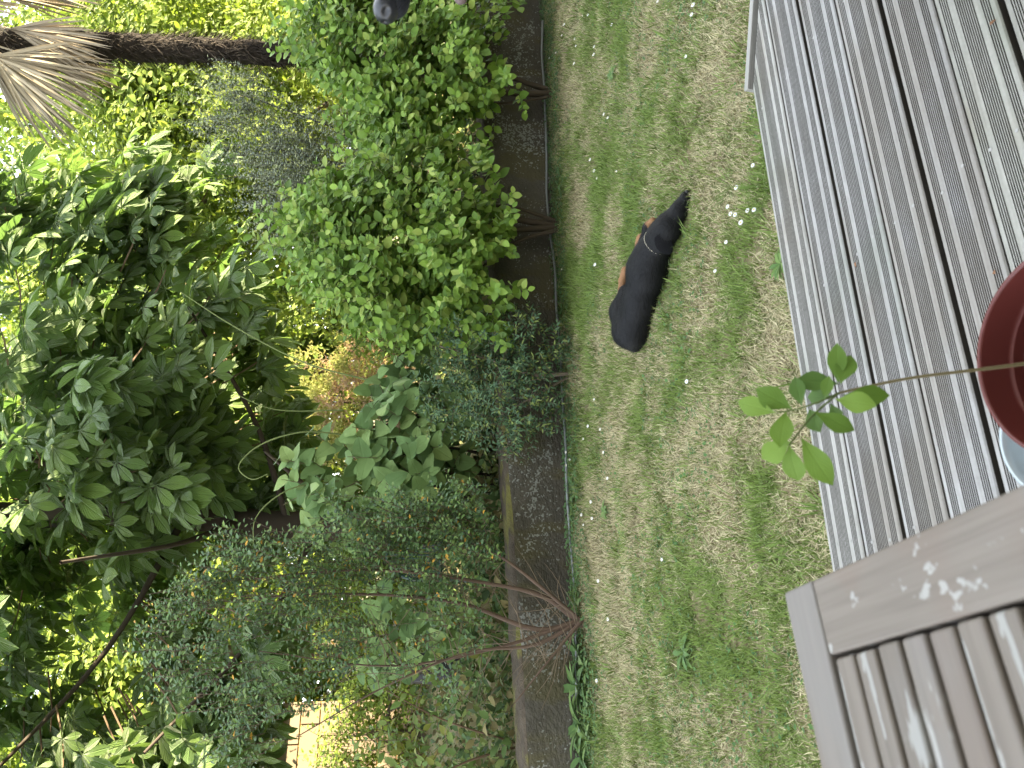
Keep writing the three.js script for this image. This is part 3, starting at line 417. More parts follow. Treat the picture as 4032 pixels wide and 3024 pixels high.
const ovalLeaf = [leaf(1, 0.68, { seg: 5, fold: 0.22, curl: 0.12, shape: (t) => Math.pow(Math.sin(Math.PI * Math.pow(clamp(t, 0, 1), 0.95)), 0.75) }), leaf(1, 0.66, { seg: 5, fold: 0.35, curl: -0.12, shape: (t) => Math.pow(Math.sin(Math.PI * t), 0.75), wave: 0.06 }), leaf(1, 0.62, { seg: 5, fold: 0.1, curl: 0.3, shape: (t) => Math.pow(Math.sin(Math.PI * t), 0.8), wave: -0.05 })];
const griMats = leafMats([[0.198, 0.325, 0.0385], [0.145, 0.26, 0.033], [0.251, 0.39, 0.055], [0.106, 0.195, 0.0275], [0.33, 0.429, 0.088], [0.172, 0.286, 0.033]], { transmission: 0.33, clearcoat: 0.35, clearcoatRoughness: 0.32 });
{ // glossy round-leaved evergreen nearer the palm, and its neighbour
  const A = thing('evergreen_shrub', 'bright green round-leaved evergreen shrub before the wall, between small-leaved and grey shrubs', 'shrub', [3.27, 0, -5.02], 0, 'glossy evergreen shrubs');
  const a = bush({ seed: 41, blobs: [[2.98, 1.22, -5.15, 0.68, 0.62, 0.42], [3.2, 1.68, -5.25, 0.42, 0.42, 0.36], [2.7, 0.95, -5.0, 0.36, 0.4, 0.3], [3.25, 0.72, -4.92, 0.42, 0.32, 0.28], [2.5, 0.6, -4.88, 0.2, 0.2, 0.14], [2.85, 0.8, -4.8, 0.4, 0.3, 0.2], [3.55, 1.1, -4.9, 0.3, 0.4, 0.25]], shoots: 700, len: 0.27, per: 11, size: 0.092, core: V(3.1, 0.7, -5.3), shell: 0.3 });
  hang(A, ovalLeaf, griMats, a.leaves); twigMesh(A, a.twigs, 0.003, 0.0015, mat([0.12, 0.12, 0.05]));
  stems(A, [[[[3.27, -0.03, -5.02], [3.24, 0.4, -5.1], [3.05, 0.95, -5.15], [2.95, 1.5, -5.2]], [0.028, 0.012]], [[[3.29, -0.03, -5.04], [3.35, 0.5, -5.1], [3.3, 1.1, -5.2], [3.25, 1.8, -5.25]], [0.03, 0.01]], [[[3.25, -0.03, -5.0], [3.12, 0.35, -5.05], [2.75, 0.75, -5.05]], [0.02, 0.008]], [[[3.31, -0.03, -5.03], [3.4, 0.45, -5.0], [3.3, 0.9, -5.0]], [0.018, 0.007]]], barkMat([0.062, 0.045, 0.028]));
  const B = thing('evergreen_shrub', 'bright green round-leaved evergreen shrub before the wall under the palm trunk', 'shrub', [4.56, 0, -5.0], 0, 'glossy evergreen shrubs');
  const b = bush({ seed: 43, blobs: [[4.95, 1.35, -5.2, 0.78, 0.6, 0.42], [5.2, 1.75, -5.3, 0.5, 0.42, 0.36], [4.6, 1.0, -5.05, 0.5, 0.46, 0.32], [5.6, 1.3, -5.2, 0.45, 0.5, 0.36], [4.5, 0.65, -4.9, 0.42, 0.32, 0.26], [5.1, 0.7, -4.9, 0.45, 0.34, 0.28], [4.2, 1.2, -5.0, 0.3, 0.4, 0.25]], shoots: 840, len: 0.27, per: 11, size: 0.092, core: V(4.9, 0.6, -5.3), shell: 0.3 });
  hang(B, ovalLeaf, griMats, b.leaves); twigMesh(B, b.twigs, 0.003, 0.0015, mat([0.12, 0.12, 0.05]));
  stems(B, [[[[4.56, -0.03, -5.0], [4.55, 0.45, -5.05], [4.7, 1.0, -5.15], [4.9, 1.6, -5.25]], [0.03, 0.012]], [[[4.58, -0.03, -5.01], [4.75, 0.45, -5.05], [5.15, 1.0, -5.15], [5.4, 1.6, -5.3]], [0.026, 0.01]], [[[4.54, -0.03, -4.99], [4.4, 0.4, -5.0], [4.35, 0.9, -5.05]], [0.016, 0.007]]], barkMat([0.062, 0.045, 0.028]));
}
{ // silver-grey small-leaved shrub behind and between the two
  const s = thing('grey_shrub', 'tall silvery grey small-leaved shrub behind the two evergreen shrubs', 'shrub', [4.1, 0.3, -5.75]);
  const g = leaf(1, 0.42, { seg: 2, fold: 0.3, curl: 0.1 }), mats = leafMats([[0.317, 0.351, 0.22], [0.238, 0.273, 0.198], [0.409, 0.442, 0.253], [0.185, 0.221, 0.176]], { transmission: 0.2 });
  const b = bush({ seed: 51, blobs: [[4.15, 1.6, -5.75, 0.6, 0.8, 0.3], [4.35, 2.35, -5.8, 0.5, 0.55, 0.25], [3.75, 1.95, -5.75, 0.5, 0.5, 0.25], [4.85, 2.5, -5.85, 0.35, 0.4, 0.2], [3.95, 0.75, -5.4, 0.35, 0.35, 0.15]], shoots: 1250, len: 0.32, per: 18, size: 0.034, spread: 1.1, up: 0.9, shell: 0.15, core: V(4.15, 0.2, -5.8) });
  hang(s, g, mats, b.leaves); twigMesh(s, b.twigs, 0.0022, 0.0012, mat([0.1, 0.09, 0.075]), 700);
  stems(s, [[[[4.1, 0.25, -5.75], [4.1, 1.2, -5.75], [4.3, 2.4, -5.8]], [0.02, 0.006]], [[[4.08, 0.25, -5.76], [3.9, 1.0, -5.75], [3.65, 2.1, -5.75]], [0.016, 0.005]], [[[4.12, 0.25, -5.74], [4.4, 1.2, -5.8], [4.85, 2.6, -5.85]], [0.016, 0.005]]], mat([0.06, 0.05, 0.045]));
}
{ // broad heart-shaped leaves behind the wall, with long curling shoots
  const s = thing('broad_leaved_shrub', 'shrub with broad soft green leaves and curling shoots rising behind the wall', 'shrub', [1.55, 0.3, -5.85]);
  const heart = (t) => (t < 0.12 ? 0.55 + 3.2 * t : Math.pow(Math.cos((t - 0.12) / 0.88 * Math.PI / 2), 0.62) * (1 - 0.06 * t) + 0.02);
  const gs = [leaf(1, 0.86, { seg: 9, fold: 0.14, curl: 0.2, shape: heart, wave: 0.035 }), leaf(1, 0.82, { seg: 9, fold: 0.3, curl: 0.32, shape: heart, wave: -0.04 }), leaf(1, 0.86, { seg: 9, fold: -0.1, curl: 0.1, shape: heart, wave: 0.05 })];
  const mats = leafMats([[0.185, 0.286, 0.0935], [0.224, 0.325, 0.11], [0.145, 0.234, 0.077], [0.264, 0.364, 0.121], [0.119, 0.202, 0.066]], { transmission: 0.3, bumpMap: veinBump, bumpScale: 0.003 });
  const b = bush({ seed: 61, blobs: [[1.5, 1.1, -5.75, 0.55, 0.45, 0.35], [1.3, 1.5, -5.8, 0.42, 0.38, 0.3], [1.85, 0.95, -5.75, 0.4, 0.3, 0.3], [1.2, 0.85, -5.65, 0.4, 0.28, 0.25], [2.15, 0.75, -5.8, 0.32, 0.26, 0.25], [0.4, 1.0, -5.9, 0.35, 0.35, 0.2]], shoots: 210, len: 0.22, per: 4, size: 0.165, shell: 0.3, up: 0.4, face: V(0.1, 0.55, 0.95), spread: 1.15 });
  hang(s, gs, mats, b.leaves); twigMesh(s, b.twigs, 0.004, 0.002, mat([0.14, 0.11, 0.06]));
  const st = []; const r = rng(9); for (let i = 0; i < 9; i++) { const x = 1.2 + i * 0.1; st.push([[[1.55 + (i - 4) * 0.05, 0.25, -5.85], [x + 0.02, 0.75 + 0.1 * r(), -5.75 + 0.1 * r()], [x + (r() - 0.5) * 0.3, 1.3, -5.75]], [0.014, 0.006]]); }
  stems(s, st, barkMat([0.05, 0.035, 0.025]));
  const vine = mat([0.17, 0.21, 0.07]);
  stems(s, [[[[2.15, 1.4, -5.7], [2.25, 1.9, -5.65], [2.5, 2.45, -5.6], [2.75, 2.85, -5.6]], [0.007, 0.003]], [[[1.7, 1.5, -5.7], [1.68, 1.9, -5.6], [1.55, 2.2, -5.6], [1.4, 2.3, -5.6], [1.32, 2.2, -5.6], [1.36, 2.1, -5.6]], [0.006, 0.003]], [[[1.35, 1.6, -5.7], [1.25, 1.95, -5.6], [1.05, 2.15, -5.6], [0.85, 2.15, -5.6]], [0.006, 0.003]], [[[1.9, 1.6, -5.7], [1.85, 2.1, -5.6], [1.95, 2.4, -5.55]], [0.005, 0.002]], [[[1.15, 1.5, -5.7], [0.95, 1.85, -5.6], [0.85, 1.95, -5.6]], [0.006, 0.002]]], vine, 'curling_shoot');
}
{ // small-leaved glossy shrub in front of the wall at the left, red-brown stems fanning out
  const s = thing('fanning_shrub', 'tall small-leaved shrub with red-brown stems fanning from the foot of the wall', 'shrub', [0.29, 0, -4.98]);
  const g = [leaf(1, 0.5, { seg: 3, fold: 0.3, curl: 0.15, shape: (t) => Math.pow(Math.sin(Math.PI * Math.pow(t, 1.3)), 0.8) }), leaf(1, 0.46, { seg: 3, fold: 0.2, curl: -0.15, shape: (t) => Math.sin(Math.PI * Math.pow(t, 1.3)) })];
  const mats = leafMats([[0.0792, 0.15, 0.0385], [0.119, 0.208, 0.0495], [0.0528, 0.104, 0.0385], [0.172, 0.26, 0.0605], [0.0924, 0.169, 0.0605]], { transmission: 0.25, clearcoat: 0.6, clearcoatRoughness: 0.3 }); mats.push(leafMats([[0.55, 0.3, 0.03]])[0]);
  const S = [[[0.27, 0.0, -4.98], [0.45, 0.25, -5.0], [0.55, 0.7, -5.0], [0.62, 1.35, -5.0], [0.55, 2.3, -5.05]], [[0.29, 0, -5.0], [0.25, 0.3, -5.0], [0.42, 0.8, -5.05], [0.48, 1.6, -5.05], [0.42, 2.45, -5.05]], [[0.31, 0, -4.97], [0.16, 0.32, -4.97], [0.12, 0.75, -4.95], [-0.06, 1.25, -4.95], [-0.32, 1.75, -4.95]], [[0.28, 0, -4.96], [0.6, 0.4, -4.95], [0.85, 0.75, -4.98], [1.05, 1.0, -5.05]], [[0.3, 0.05, -4.97], [0.16, 0.5, -5.0], [0.05, 1.2, -5.0], [0.15, 2.0, -5.05]], [[0.3, 0.02, -4.95], [0.12, 0.2, -4.93], [-0.2, 0.5, -4.93]]];
  stems(s, S.map((p, i) => [p, i < 2 ? [0.024, 0.015, 0.009, 0.004] : [0.016, 0.01, 0.006, 0.003]]), barkMat([0.13, 0.085, 0.06]));
  const b = bush({ seed: 71, blobs: [[0.5, 1.95, -5.0, 0.42, 0.5, 0.3], [0.2, 2.3, -5.05, 0.42, 0.34, 0.28], [0.75, 1.2, -5.0, 0.36, 0.45, 0.25], [0.15, 1.5, -5.0, 0.4, 0.4, 0.26], [-0.1, 2.0, -4.95, 0.36, 0.26, 0.24], [0.95, 0.8, -5.0, 0.3, 0.3, 0.2], [0.3, 0.85, -4.98, 0.4, 0.3, 0.2], [0.75, 0.6, -4.95, 0.3, 0.2, 0.15]], shoots: 2600, len: 0.17, per: 9, size: 0.042, shell: 0.05, up: 0.6, core: V(0.3, 0.3, -5), keep: (p, r) => r() < 0.12 + 1.0 * sstep(0.42, 0.58, fbm3(p.x * 4.2, p.y * 4.2, p.z * 4.2, 2)) });
  b.leaves.forEach((l) => { l.c = b.r() < 0.02 ? 5 : (b.r() * 5) | 0; }); hang(s, g, mats, b.leaves); twigMesh(s, b.twigs, 0.0022, 0.0012, mat([0.12, 0.08, 0.055]), 900);
  const bare = []; for (let i = 0; i < 110; i++) { const k = S[i % 6], t = 0.08 + 0.7 * b.r(), c = new THREE.CatmullRomCurve3(k.map((p) => V(...p))), p = c.getPoint(t), d = around(b.r); d.set(d.x * 1.3, 0.1 + 0.5 * b.r(), d.z * 0.35).normalize(); const ln = 0.15 + 0.25 * b.r(); bare.push([p, p.clone().addScaledVector(d, ln * 0.5).add(V(0.05 * (b.r() - 0.5), 0.04 * (b.r() - 0.5), 0)), p.clone().addScaledVector(d, ln).add(V(0, 0.1 * (b.r() - 0.3), 0))]); }
  const o = s.position; const bt = part('bare_twigs', merge(bare.map((t) => tube(t.map((p) => p.sub(o)), [0.003, 0.0012], 4, 2))), mat([0.2, 0.15, 0.1]), s); bt.userData.kind = 'stuff';
}
{ // low dark shrub with pointed leaves before the wall
  const s = thing('pointed_leaf_shrub', 'low dark green shrub with small pointed leaves hanging in front of the wall', 'shrub', [2.02, 0, -4.95]);
  const g = leaf(1, 0.36, { seg: 3, fold: 0.3, curl: 0.25, shape: (t) => Math.sin(Math.PI * Math.pow(t, 0.8)) }), mats = leafMats([[0.066, 0.13, 0.055], [0.0858, 0.156, 0.066], [0.0528, 0.104, 0.0495], [0.172, 0.221, 0.055]], { transmission: 0.2, clearcoat: 0.35, clearcoatRoughness: 0.4 });
  const b = bush({ seed: 81, blobs: [[1.95, 0.5, -4.98, 0.34, 0.34, 0.18], [2.2, 0.7, -5.02, 0.26, 0.3, 0.16], [1.68, 0.4, -4.92, 0.26, 0.28, 0.16], [2.15, 0.32, -4.85, 0.25, 0.22, 0.16], [1.85, 0.85, -5.05, 0.3, 0.2, 0.15], [1.55, 0.55, -4.95, 0.14, 0.2, 0.1]], shoots: 480, len: 0.14, per: 12, size: 0.044, spread: 0.9, up: 0.15, shell: 0.1, whorl: 1.57 });
  hang(s, g, mats, b.leaves); twigMesh(s, b.twigs, 0.002, 0.001, mat([0.12, 0.09, 0.06]));
  stems(s, [[[[2.0, -0.02, -4.93], [1.98, 0.3, -4.95], [2.1, 0.6, -5.0], [2.2, 0.95, -5.05]], [0.016, 0.006]], [[[2.0, -0.02, -4.93], [1.8, 0.3, -4.92], [1.62, 0.6, -4.95]], [0.009, 0.003]]], barkMat([0.2, 0.16, 0.12]));
}
// horse chestnut: palmate leaves of seven leaflets
const leaflet = (L, W) => leaf(L, W, { seg: 7, fold: 0.3, curl: 0.22, shape: (t) => Math.pow(Math.sin(Math.PI * Math.pow(t, 1.75)), 0.85) * (t < 0.08 ? t * 8 : 1), wave: 0.012 });
function palmate(v) { const l = [], n = 7; for (let i = 0; i < n; i++) { const a = (i - 3) / 3, g = leaflet(0.5 * (1 - 0.42 * Math.abs(a) ** 1.4) * (1 + 0.06 * Math.sin(i * 2 + v)), 0.185 * (1 - 0.35 * Math.abs(a))); g.rotateX(0.12 + 0.16 * Math.abs(Math.sin(i * 1.7 + v))); g.rotateY(a * 1.95); l.push(g); } l.push(tube([V(0, 0, 0), V(0, 0.03, -0.16), V(0, 0.02, -0.32)], [0.006, 0.008], 4, 2)); return merge(l); }
{
  const t = thing('chestnut_tree', 'large horse chestnut tree with spreading palmate leaves behind the wall', 'tree', [1.4, 0.3, -8.1]);
  const geos = [palmate(0), palmate(2), palmate(4.4)], mats = leafMats([[0.125, 0.215, 0.044], [0.152, 0.254, 0.0495], [0.106, 0.189, 0.0418], [0.185, 0.293, 0.055]], { transmission: 0.55, specularIntensity: 0.5, bumpMap: veinBump, bumpScale: 0.012 });
  const r = rng(91), L = [], tw = [], core = V(1.6, 4.2, -8.1);
  const put = (p, size, face) => { const out = p.clone().sub(core).normalize(), d = V(out.x, -0.35 + 0.3 * r(), out.z).addScaledVector(around(r), 0.7).normalize(), n = V(0, 0.75, 0.65).multiplyScalar(face).addScaledVector(V(out.x, 0.4, out.z), 0.5).addScaledVector(around(r), 0.45); L.push({ m: frame(p, d, n, size) }); };
  const cluster = (p, k, sz) => { const dir = p.clone().sub(core).normalize(); tw.push([p.clone().addScaledVector(dir, -0.5).add(V(0, 0.05, 0)), p.clone().addScaledVector(dir, -0.2), p.clone()]); for (let i = 0; i < k; i++) put(p.clone().addScaledVector(around(r), 0.2), sz * (0.6 + 0.6 * r()), 1); };
  let n = 0, guard = 0;
  while (n < 900 && guard++ < 30000) {
    const d = around(r), rad = Math.pow(r(), 0.28), p = V(core.x + d.x * 3.9 * rad, core.y + d.y * 2.9 * rad, core.z + d.z * 2.0 * rad);
    if (p.y < 1.75 + 0.25 * Math.abs(p.x - 1.6) * (p.x > 1.6 ? 1.5 : 0.7) || (p.x > 1.9 && p.x < 4.2 && p.y < 2.15) || fbm3(p.x * 1.1, p.y * 1.1, p.z * 1.1, 2) < (p.x > 3 || p.x < 0.4 ? 0.52 : 0.47)) continue;
    cluster(p, 4, 0.66); n++;
  }
  hang(t, geos, mats, L);
  twigMesh(t, tw, 0.01, 0.006, mat([0.15, 0.1, 0.06]), 400);
  const bark = barkMat([0.06, 0.045, 0.033]);
  part('trunk', tube([V(0, -0.1, 0), V(0.03, 1.2, 0), V(0.1, 2.6, -0.1), V(0.2, 4.6, -0.2)], [0.2, 0.16, 0.12, 0.07], 12, 6, 0.15), bark, t);
  for (const q of [[0.05, 1.5, -1.9, 2.6, 1.4], [0.06, 1.8, 1.7, 2.7, 1.5], [0.08, 2.3, -0.6, 3.2, 2.0], [0.1, 2.6, 2.4, 4.0, 0.6], [0.1, 2.8, -2.4, 4.2, 0.4], [0.1, 3.2, 0.6, 4.6, 1.6], [0.06, 1.3, 0.3, 1.9, 1.9], [0.12, 3.4, 0.2, 5.0, -1.6]]) part('limb', tube([V(q[0], q[1], 0), V(q[0] + (q[2] - q[0]) * 0.5, mix(q[1], q[3], 0.35), q[4] * 0.4), V(q[2], q[3], q[4])], [0.036, 0.012], 8, 5, 0.15), bark, t);
}
{ // fan palm: dark shaggy trunk with a skirt of dead fronds
  const t = thing('fan_palm', 'fan palm with dark shaggy trunk and a skirt of dead hanging fronds', 'palm', [5.88, 0.33, -6.3]);
  const r = rng(101), o = t.position, P = [V(0, -0.1, 0), V(-0.03, 1.2, 0), V(-0.1, 2.5, -0.05), V(-0.2, 3.6, -0.1), V(-0.36, 4.9, -0.1)], c = new THREE.CatmullRomCurve3(P);
  part('trunk', tube(P, [0.125, 0.105, 0.105, 0.12, 0.14], 18, 26, 0.35), mat([0.028, 0.02, 0.014], { roughness: 1, bumpMap: barkBump, bumpScale: 0.02 }), t);
  const fib = new THREE.BufferGeometry(); fib.setAttribute('position', new THREE.Float32BufferAttribute([-0.004, 0, 0, 0.004, 0, 0, 0, -0.11, 0.02], 3)); fib.setIndex([0, 1, 2]); fib.computeVertexNormals();
  const N = 9000, im = new THREE.InstancedMesh(fib, mat([1, 1, 1], { roughness: 1 }), N), col = new THREE.Color(), e = new THREE.Euler(), q = new THREE.Quaternion();
  for (let i = 0; i < N; i++) { const u = r(), p = c.getPoint(u), a = r() * 6.283, rad = mix(0.105, 0.135, u) * (0.9 + 0.15 * r()); e.set(-0.2 - 0.6 * r(), a, (r() - 0.5) * 1.6, 'YXZ'); q.setFromEuler(e); const s = 0.5 + r(); im.setMatrixAt(i, new THREE.Matrix4().compose(V(p.x + Math.sin(a) * rad, p.y, p.z + Math.cos(a) * rad), q, V(s, s, s))); const k = 0.4 + r(); im.setColorAt(i, r() < 0.06 ? col.setRGB(0.11, 0.085, 0.06) : col.setRGB(0.03 * k, 0.021 * k, 0.014 * k)); }
  im.name = 'trunk_fibre'; im.userData.kind = 'stuff'; t.add(im);
  const fan = (n, spread, L, droop) => { const l = []; for (let i = 0; i < n; i++) { const a = (i / (n - 1) - 0.5) * spread, g = leaf(L * (1 - 0.25 * Math.abs(a / spread * 2) ** 2) * (0.85 + 0.3 * r()), 0.034, { seg: 6, fold: 0.6, curl: droop * (0.6 + 0.8 * r()), shape: (u) => (u < 0.4 ? 0.35 + 1.5 * u : 0.95) * Math.pow(1 - u, 0.45) + 0.02 }); g.rotateZ((r() - 0.5) * 1.2); g.rotateX((r() - 0.4) * 0.25); g.rotateY(a + (r() - 0.5) * 0.08); l.push(g); } l.push(tube([V(0, 0, 0), V(0, 0.02, -0.4), V(0, 0.1, -0.8)], [0.008, 0.014], 5, 3)); return merge(l); };
  const dead = [mat([0.34, 0.28, 0.2]), mat([0.28, 0.235, 0.175]), mat([0.4, 0.33, 0.22])], green = leafMats([[0.172, 0.26, 0.066], [0.264, 0.26, 0.055]], { transmission: 0.3 });
  const F = [[-0.5, 4.3, 0.3, -0.25, -0.95, 0.2, 0.75], [-0.62, 4.42, 0.1, -0.5, -0.85, 0.0, 0.8], [-0.78, 4.4, 0.25, -0.45, -0.9, 0.2, 0.82], [-0.66, 4.25, 0.2, -0.3, -0.95, 0.1, 0.7], [0.08, 4.4, 0.2, 0.25, -0.95, 0.15, 0.72], [0.12, 4.55, 0.0, 0.45, -0.85, 0.0, 0.7], [-0.15, 4.4, -0.35, 0, -1, -0.3, 0.7], [-0.55, 4.6, -0.1, -0.6, -0.8, -0.2, 0.8], [-0.25, 4.75, 0.3, -0.2, -0.9, 0.45, 0.6]];
  F.forEach(([x, y, z, dx, dy, dz, L], i) => { const m = part('dead_frond', fan(30, 0.75 + 0.25 * (i % 3), L * 1.1, 0.1), dead[i % 3], t); frame(V(x, y, z), V(dx, dy, dz), V(-0.2, 0.45, 0.9), 1).decompose(m.position, m.quaternion, m.scale); });
  for (let i = 0; i < 12; i++) { const a = i / 12 * 4.4 + 1.2, up = 0.3 + 0.8 * ((i * 7) % 12) / 12, m = part('frond', fan(28, 3.6, 0.75, 0.25), green[i % 4 === 0 ? 1 : 0], t); const d = V(Math.cos(a), up - 0.35, Math.sin(a)).normalize(); frame(V(-0.36, 4.95, -0.1).addScaledVector(d, 0.75), d, V(0, 1, 0.2), 1).decompose(m.position, m.quaternion, m.scale); }
}
// ---------------------------------------------------------------- planting further back, in the sun
const smallLeaf = leaf(1, 0.55, { seg: 3, fold: 0.25, curl: 0.2 });
const sunnyLeaves = leafMats([[0.185, 0.26, 0.0275], [0.238, 0.325, 0.033], [0.145, 0.215, 0.0275], [0.29, 0.364, 0.0495]], { transmission: 0.5 });  // brighter, yellower palette with sunlight put into the leaf colour
const deepLeaves = leafMats([[0.145, 0.234, 0.044], [0.185, 0.286, 0.055], [0.132, 0.215, 0.0385]], { transmission: 0.4 });  // darker palette with shade put into the leaf colour
function crownTree(name, label, pos, h, blobs, mats, n, size, seed, group, singles = 300) {
  const t = thing(name, label, name.includes('tree') ? 'tree' : 'bush', pos, 0, group), bark = barkMat([0.12, 0.09, 0.065]), r = rng(seed + 1);
  part('trunk', tube([V(0, -0.1, 0), V(0.05, h * 0.3, 0), V(0.1 * (r() - 0.5), h * 0.7, 0.1)], [0.035 * h, 0.012 * h], 9, 5, 0.15), bark, t);
  for (let i = 0; i < 5; i++) { const b = blobs[i % blobs.length]; part('limb', tube([V(0.03, h * (0.2 + 0.08 * i), 0), V((b[0] - pos[0]) * 0.5, mix(h * 0.3, b[1] - pos[1], 0.6), (b[2] - pos[2]) * 0.5), V(b[0] - pos[0] + (r() - 0.5) * b[3], b[1] - pos[1] + (r() - 0.5) * b[4], b[2] - pos[2])], [0.014 * h, 0.004 * h], 6, 4, 0.1), bark, t); }
  const b = bush({ seed, blobs, shoots: n, len: size * 4, per: 7, size, shell: 0.3, up: 0.3, spread: 1, keep: (p, q) => q() < 0.3 + 1.4 * sstep(0.38, 0.6, fbm3(p.x * 1.4, p.y * 1.4, p.z * 1.4, 2)) });
  hang(t, smallLeaf, mats, b.leaves, { singles, rest: 'crown' }); twigMesh(t, b.twigs, 0.005, 0.002, twigMat, 500); return t;
}
crownTree('leafy_tree', 'sunlit yellow-green tree behind the palm trunk', [7.4, 0.36, -9.6], 4.5, [[7.2, 3.6, -9.4, 1.8, 1.3, 1.0], [8.6, 4.2, -9.6, 1.8, 1.3, 1.0], [6.1, 3.9, -9.6, 1.4, 1.0, 0.9], [8.2, 5.2, -9.6, 1.6, 0.9, 0.9], [8.4, 2.4, -9.4, 1.4, 0.9, 0.8], [6.6, 2.3, -9.4, 1.0, 0.6, 0.6], [5.2, 2.9, -9.8, 0.8, 0.7, 0.6]], sunnyLeaves, 6500, 0.13, 201);
crownTree('leafy_tree', 'tall sunlit tree filling the gap between palm and chestnut', [6.0, 0.36, -15.6], 6, [[6.0, 4.4, -15.5, 2.4, 1.8, 1.4], [4.4, 5.8, -15.8, 2.4, 1.9, 1.4], [7.2, 6.4, -15.8, 2.6, 1.9, 1.5], [5.4, 8.2, -16, 3.0, 1.5, 1.5], [5.6, 2.4, -15.2, 2.0, 1.0, 0.8], [8.8, 7.2, -15.8, 2.2, 1.8, 1.4], [9.4, 4.8, -15.6, 2.0, 1.6, 1.3]], sunnyLeaves, 7000, 0.17, 211);
crownTree('leafy_tree', 'sunlit tree with bright leaves beyond the chestnut crown', [0.4, 0.34, -14], 6, [[0.4, 4.0, -14, 2.2, 1.7, 1.3], [-1.8, 4.8, -14.2, 2.2, 1.8, 1.4], [2.4, 5.2, -14.2, 2.2, 1.8, 1.4], [0.4, 6.9, -14.4, 3.2, 1.3, 1.4], [2.2, 2.8, -13.8, 1.5, 1.0, 0.9]], sunnyLeaves, 5000, 0.17, 221);
crownTree('leafy_tree', 'pale green tree rising above the beige outbuilding', [-3.6, 0.3, -14.2], 5.5, [[-3.6, 4.4, -13.4, 2.0, 1.5, 1.1], [-5.2, 4.2, -14, 1.8, 1.8, 1.2], [-3.0, 6.2, -14.2, 2.4, 1.4, 1.3]], sunnyLeaves, 3000, 0.17, 231);
crownTree('leafy_tree', 'deep green tree beyond the rusty post at the garden edge', [12.9, 0.36, -14.2], 5.5, [[12.6, 3.4, -14.2, 2.2, 1.8, 1.4], [13.8, 5.2, -14.4, 2.4, 1.8, 1.5], [11.8, 5.4, -14.6, 2.0, 1.6, 1.3], [12.8, 1.6, -13.8, 2.0, 0.9, 0.9]], sunnyLeaves, 4200, 0.15, 241);
for (const [x, z, seed, l] of [[-5.5, -20, 401, 'high far tree beyond the hedge and outbuilding'], [1.5, -20.5, 411, 'high far tree beyond the hedge behind the chestnut'], [8.5, -20, 421, 'high far tree beyond the hedge behind the palm'], [15, -17, 431, 'high far tree beyond the garden corner past the post']]) crownTree('far_tree', l, [x, 0.3, z], 9, [[x, 5.5, z, 3.0, 2.6, 1.6], [x - 2.2, 7.5, z, 2.6, 2.4, 1.5], [x + 2.2, 7.8, z, 2.6, 2.4, 1.5], [x, 10.2, z, 3.2, 2.0, 1.6]], sunnyLeaves, 3600, 0.26, seed, null, 0);
{ // hedges closing the garden
  const H = [['tall clipped hedge closing the garden behind the outbuilding', [-4, 0.3, -17], 9, 4.6, 251], ['tall dense hedge closing the garden behind the brown conifer', [4.6, 0.36, -17.8], 9, 5.4, 261], ['tall dense hedge closing the garden behind the palm', [12.5, 0.36, -16], 9, 5.4, 271]];
  for (const [label, p, w, h, seed] of H) {
    const t = thing('hedge', label, 'hedge', p, 0, 'hedges round the garden'); const blobs = []; for (let i = 0; i < 5; i++) blobs.push([p[0] + (i - 2) * w / 5, p[1] + h * 0.5, p[2], w / 7, h * 0.52, 0.7]);
    for (let i = 0; i < 4; i++) part('stem', tube([V((i - 1.5) * w / 5, -0.1, 0), V((i - 1.5) * w / 5 + 0.1, h * 0.6, 0)], [0.07, 0.03], 7, 3), twigMat, t);
    const b = bush({ seed, blobs, shoots: 5200, len: 0.35, per: 8, size: 0.17, shell: 0.2, up: 0.4 }); hang(t, smallLeaf, deepLeaves, b.leaves, { singles: 0 });
  }
}
{ // low sunlit bushes on the upper ground
  const S = [['sunlit yellow-green bush below the beige outbuilding', [-0.8, 0.32, -11.9], [[-1.0, 1.0, -11.9, 0.85, 0.6, 0.45], [-0.2, 0.85, -11.7, 0.6, 0.55, 0.4], [0.4, 0.75, -11.8, 0.5, 0.4, 0.35]], sunnyLeaves, 900, 0.09, 301], ['sunlit pale flowering bush behind the green chair', [1.1, 0.33, -11.6], [[0.9, 1.2, -11.6, 0.7, 0.75, 0.45], [1.6, 0.95, -11.7, 0.6, 0.55, 0.4]], sunnyLeaves, 800, 0.08, 311], ['dark leafy bush below the chestnut crown', [2.2, 0.35, -9.6], [[2.1, 0.95, -9.5, 0.6, 0.6, 0.4], [1.7, 1.5, -9.6, 0.5, 0.45, 0.35]], deepLeaves, 700, 0.09, 321], ['ivy-like bush to the right of the brown conifer', [5.4, 0.36, -10.8], [[5.3, 1.1, -10.8, 0.6, 0.7, 0.4], [5.7, 1.9, -10.9, 0.55, 0.6, 0.4]], sunnyLeaves, 900, 0.1, 331], ['dark shaded bush beneath the palm', [6.3, 0.36, -7.4], [[6.3, 1.0, -7.4, 0.7, 0.6, 0.35], [7.1, 1.4, -7.6, 0.6, 0.6, 0.35], [5.4, 0.9, -7.2, 0.5, 0.4, 0.3]], deepLeaves, 1000, 0.085, 341], ['dark shaded bush behind the grey shrub', [3.6, 0.34, -7.2], [[3.5, 0.9, -7.2, 0.5, 0.45, 0.3], [4.4, 0.95, -7.3, 0.45, 0.45, 0.3]], deepLeaves, 700, 0.085, 351]];
  for (const [label, p, blobs, m, n, size, seed] of S) crownTree('bush', label, p, 1.4, blobs, m, n, size, seed, 'bushes on the upper ground', 120);
}
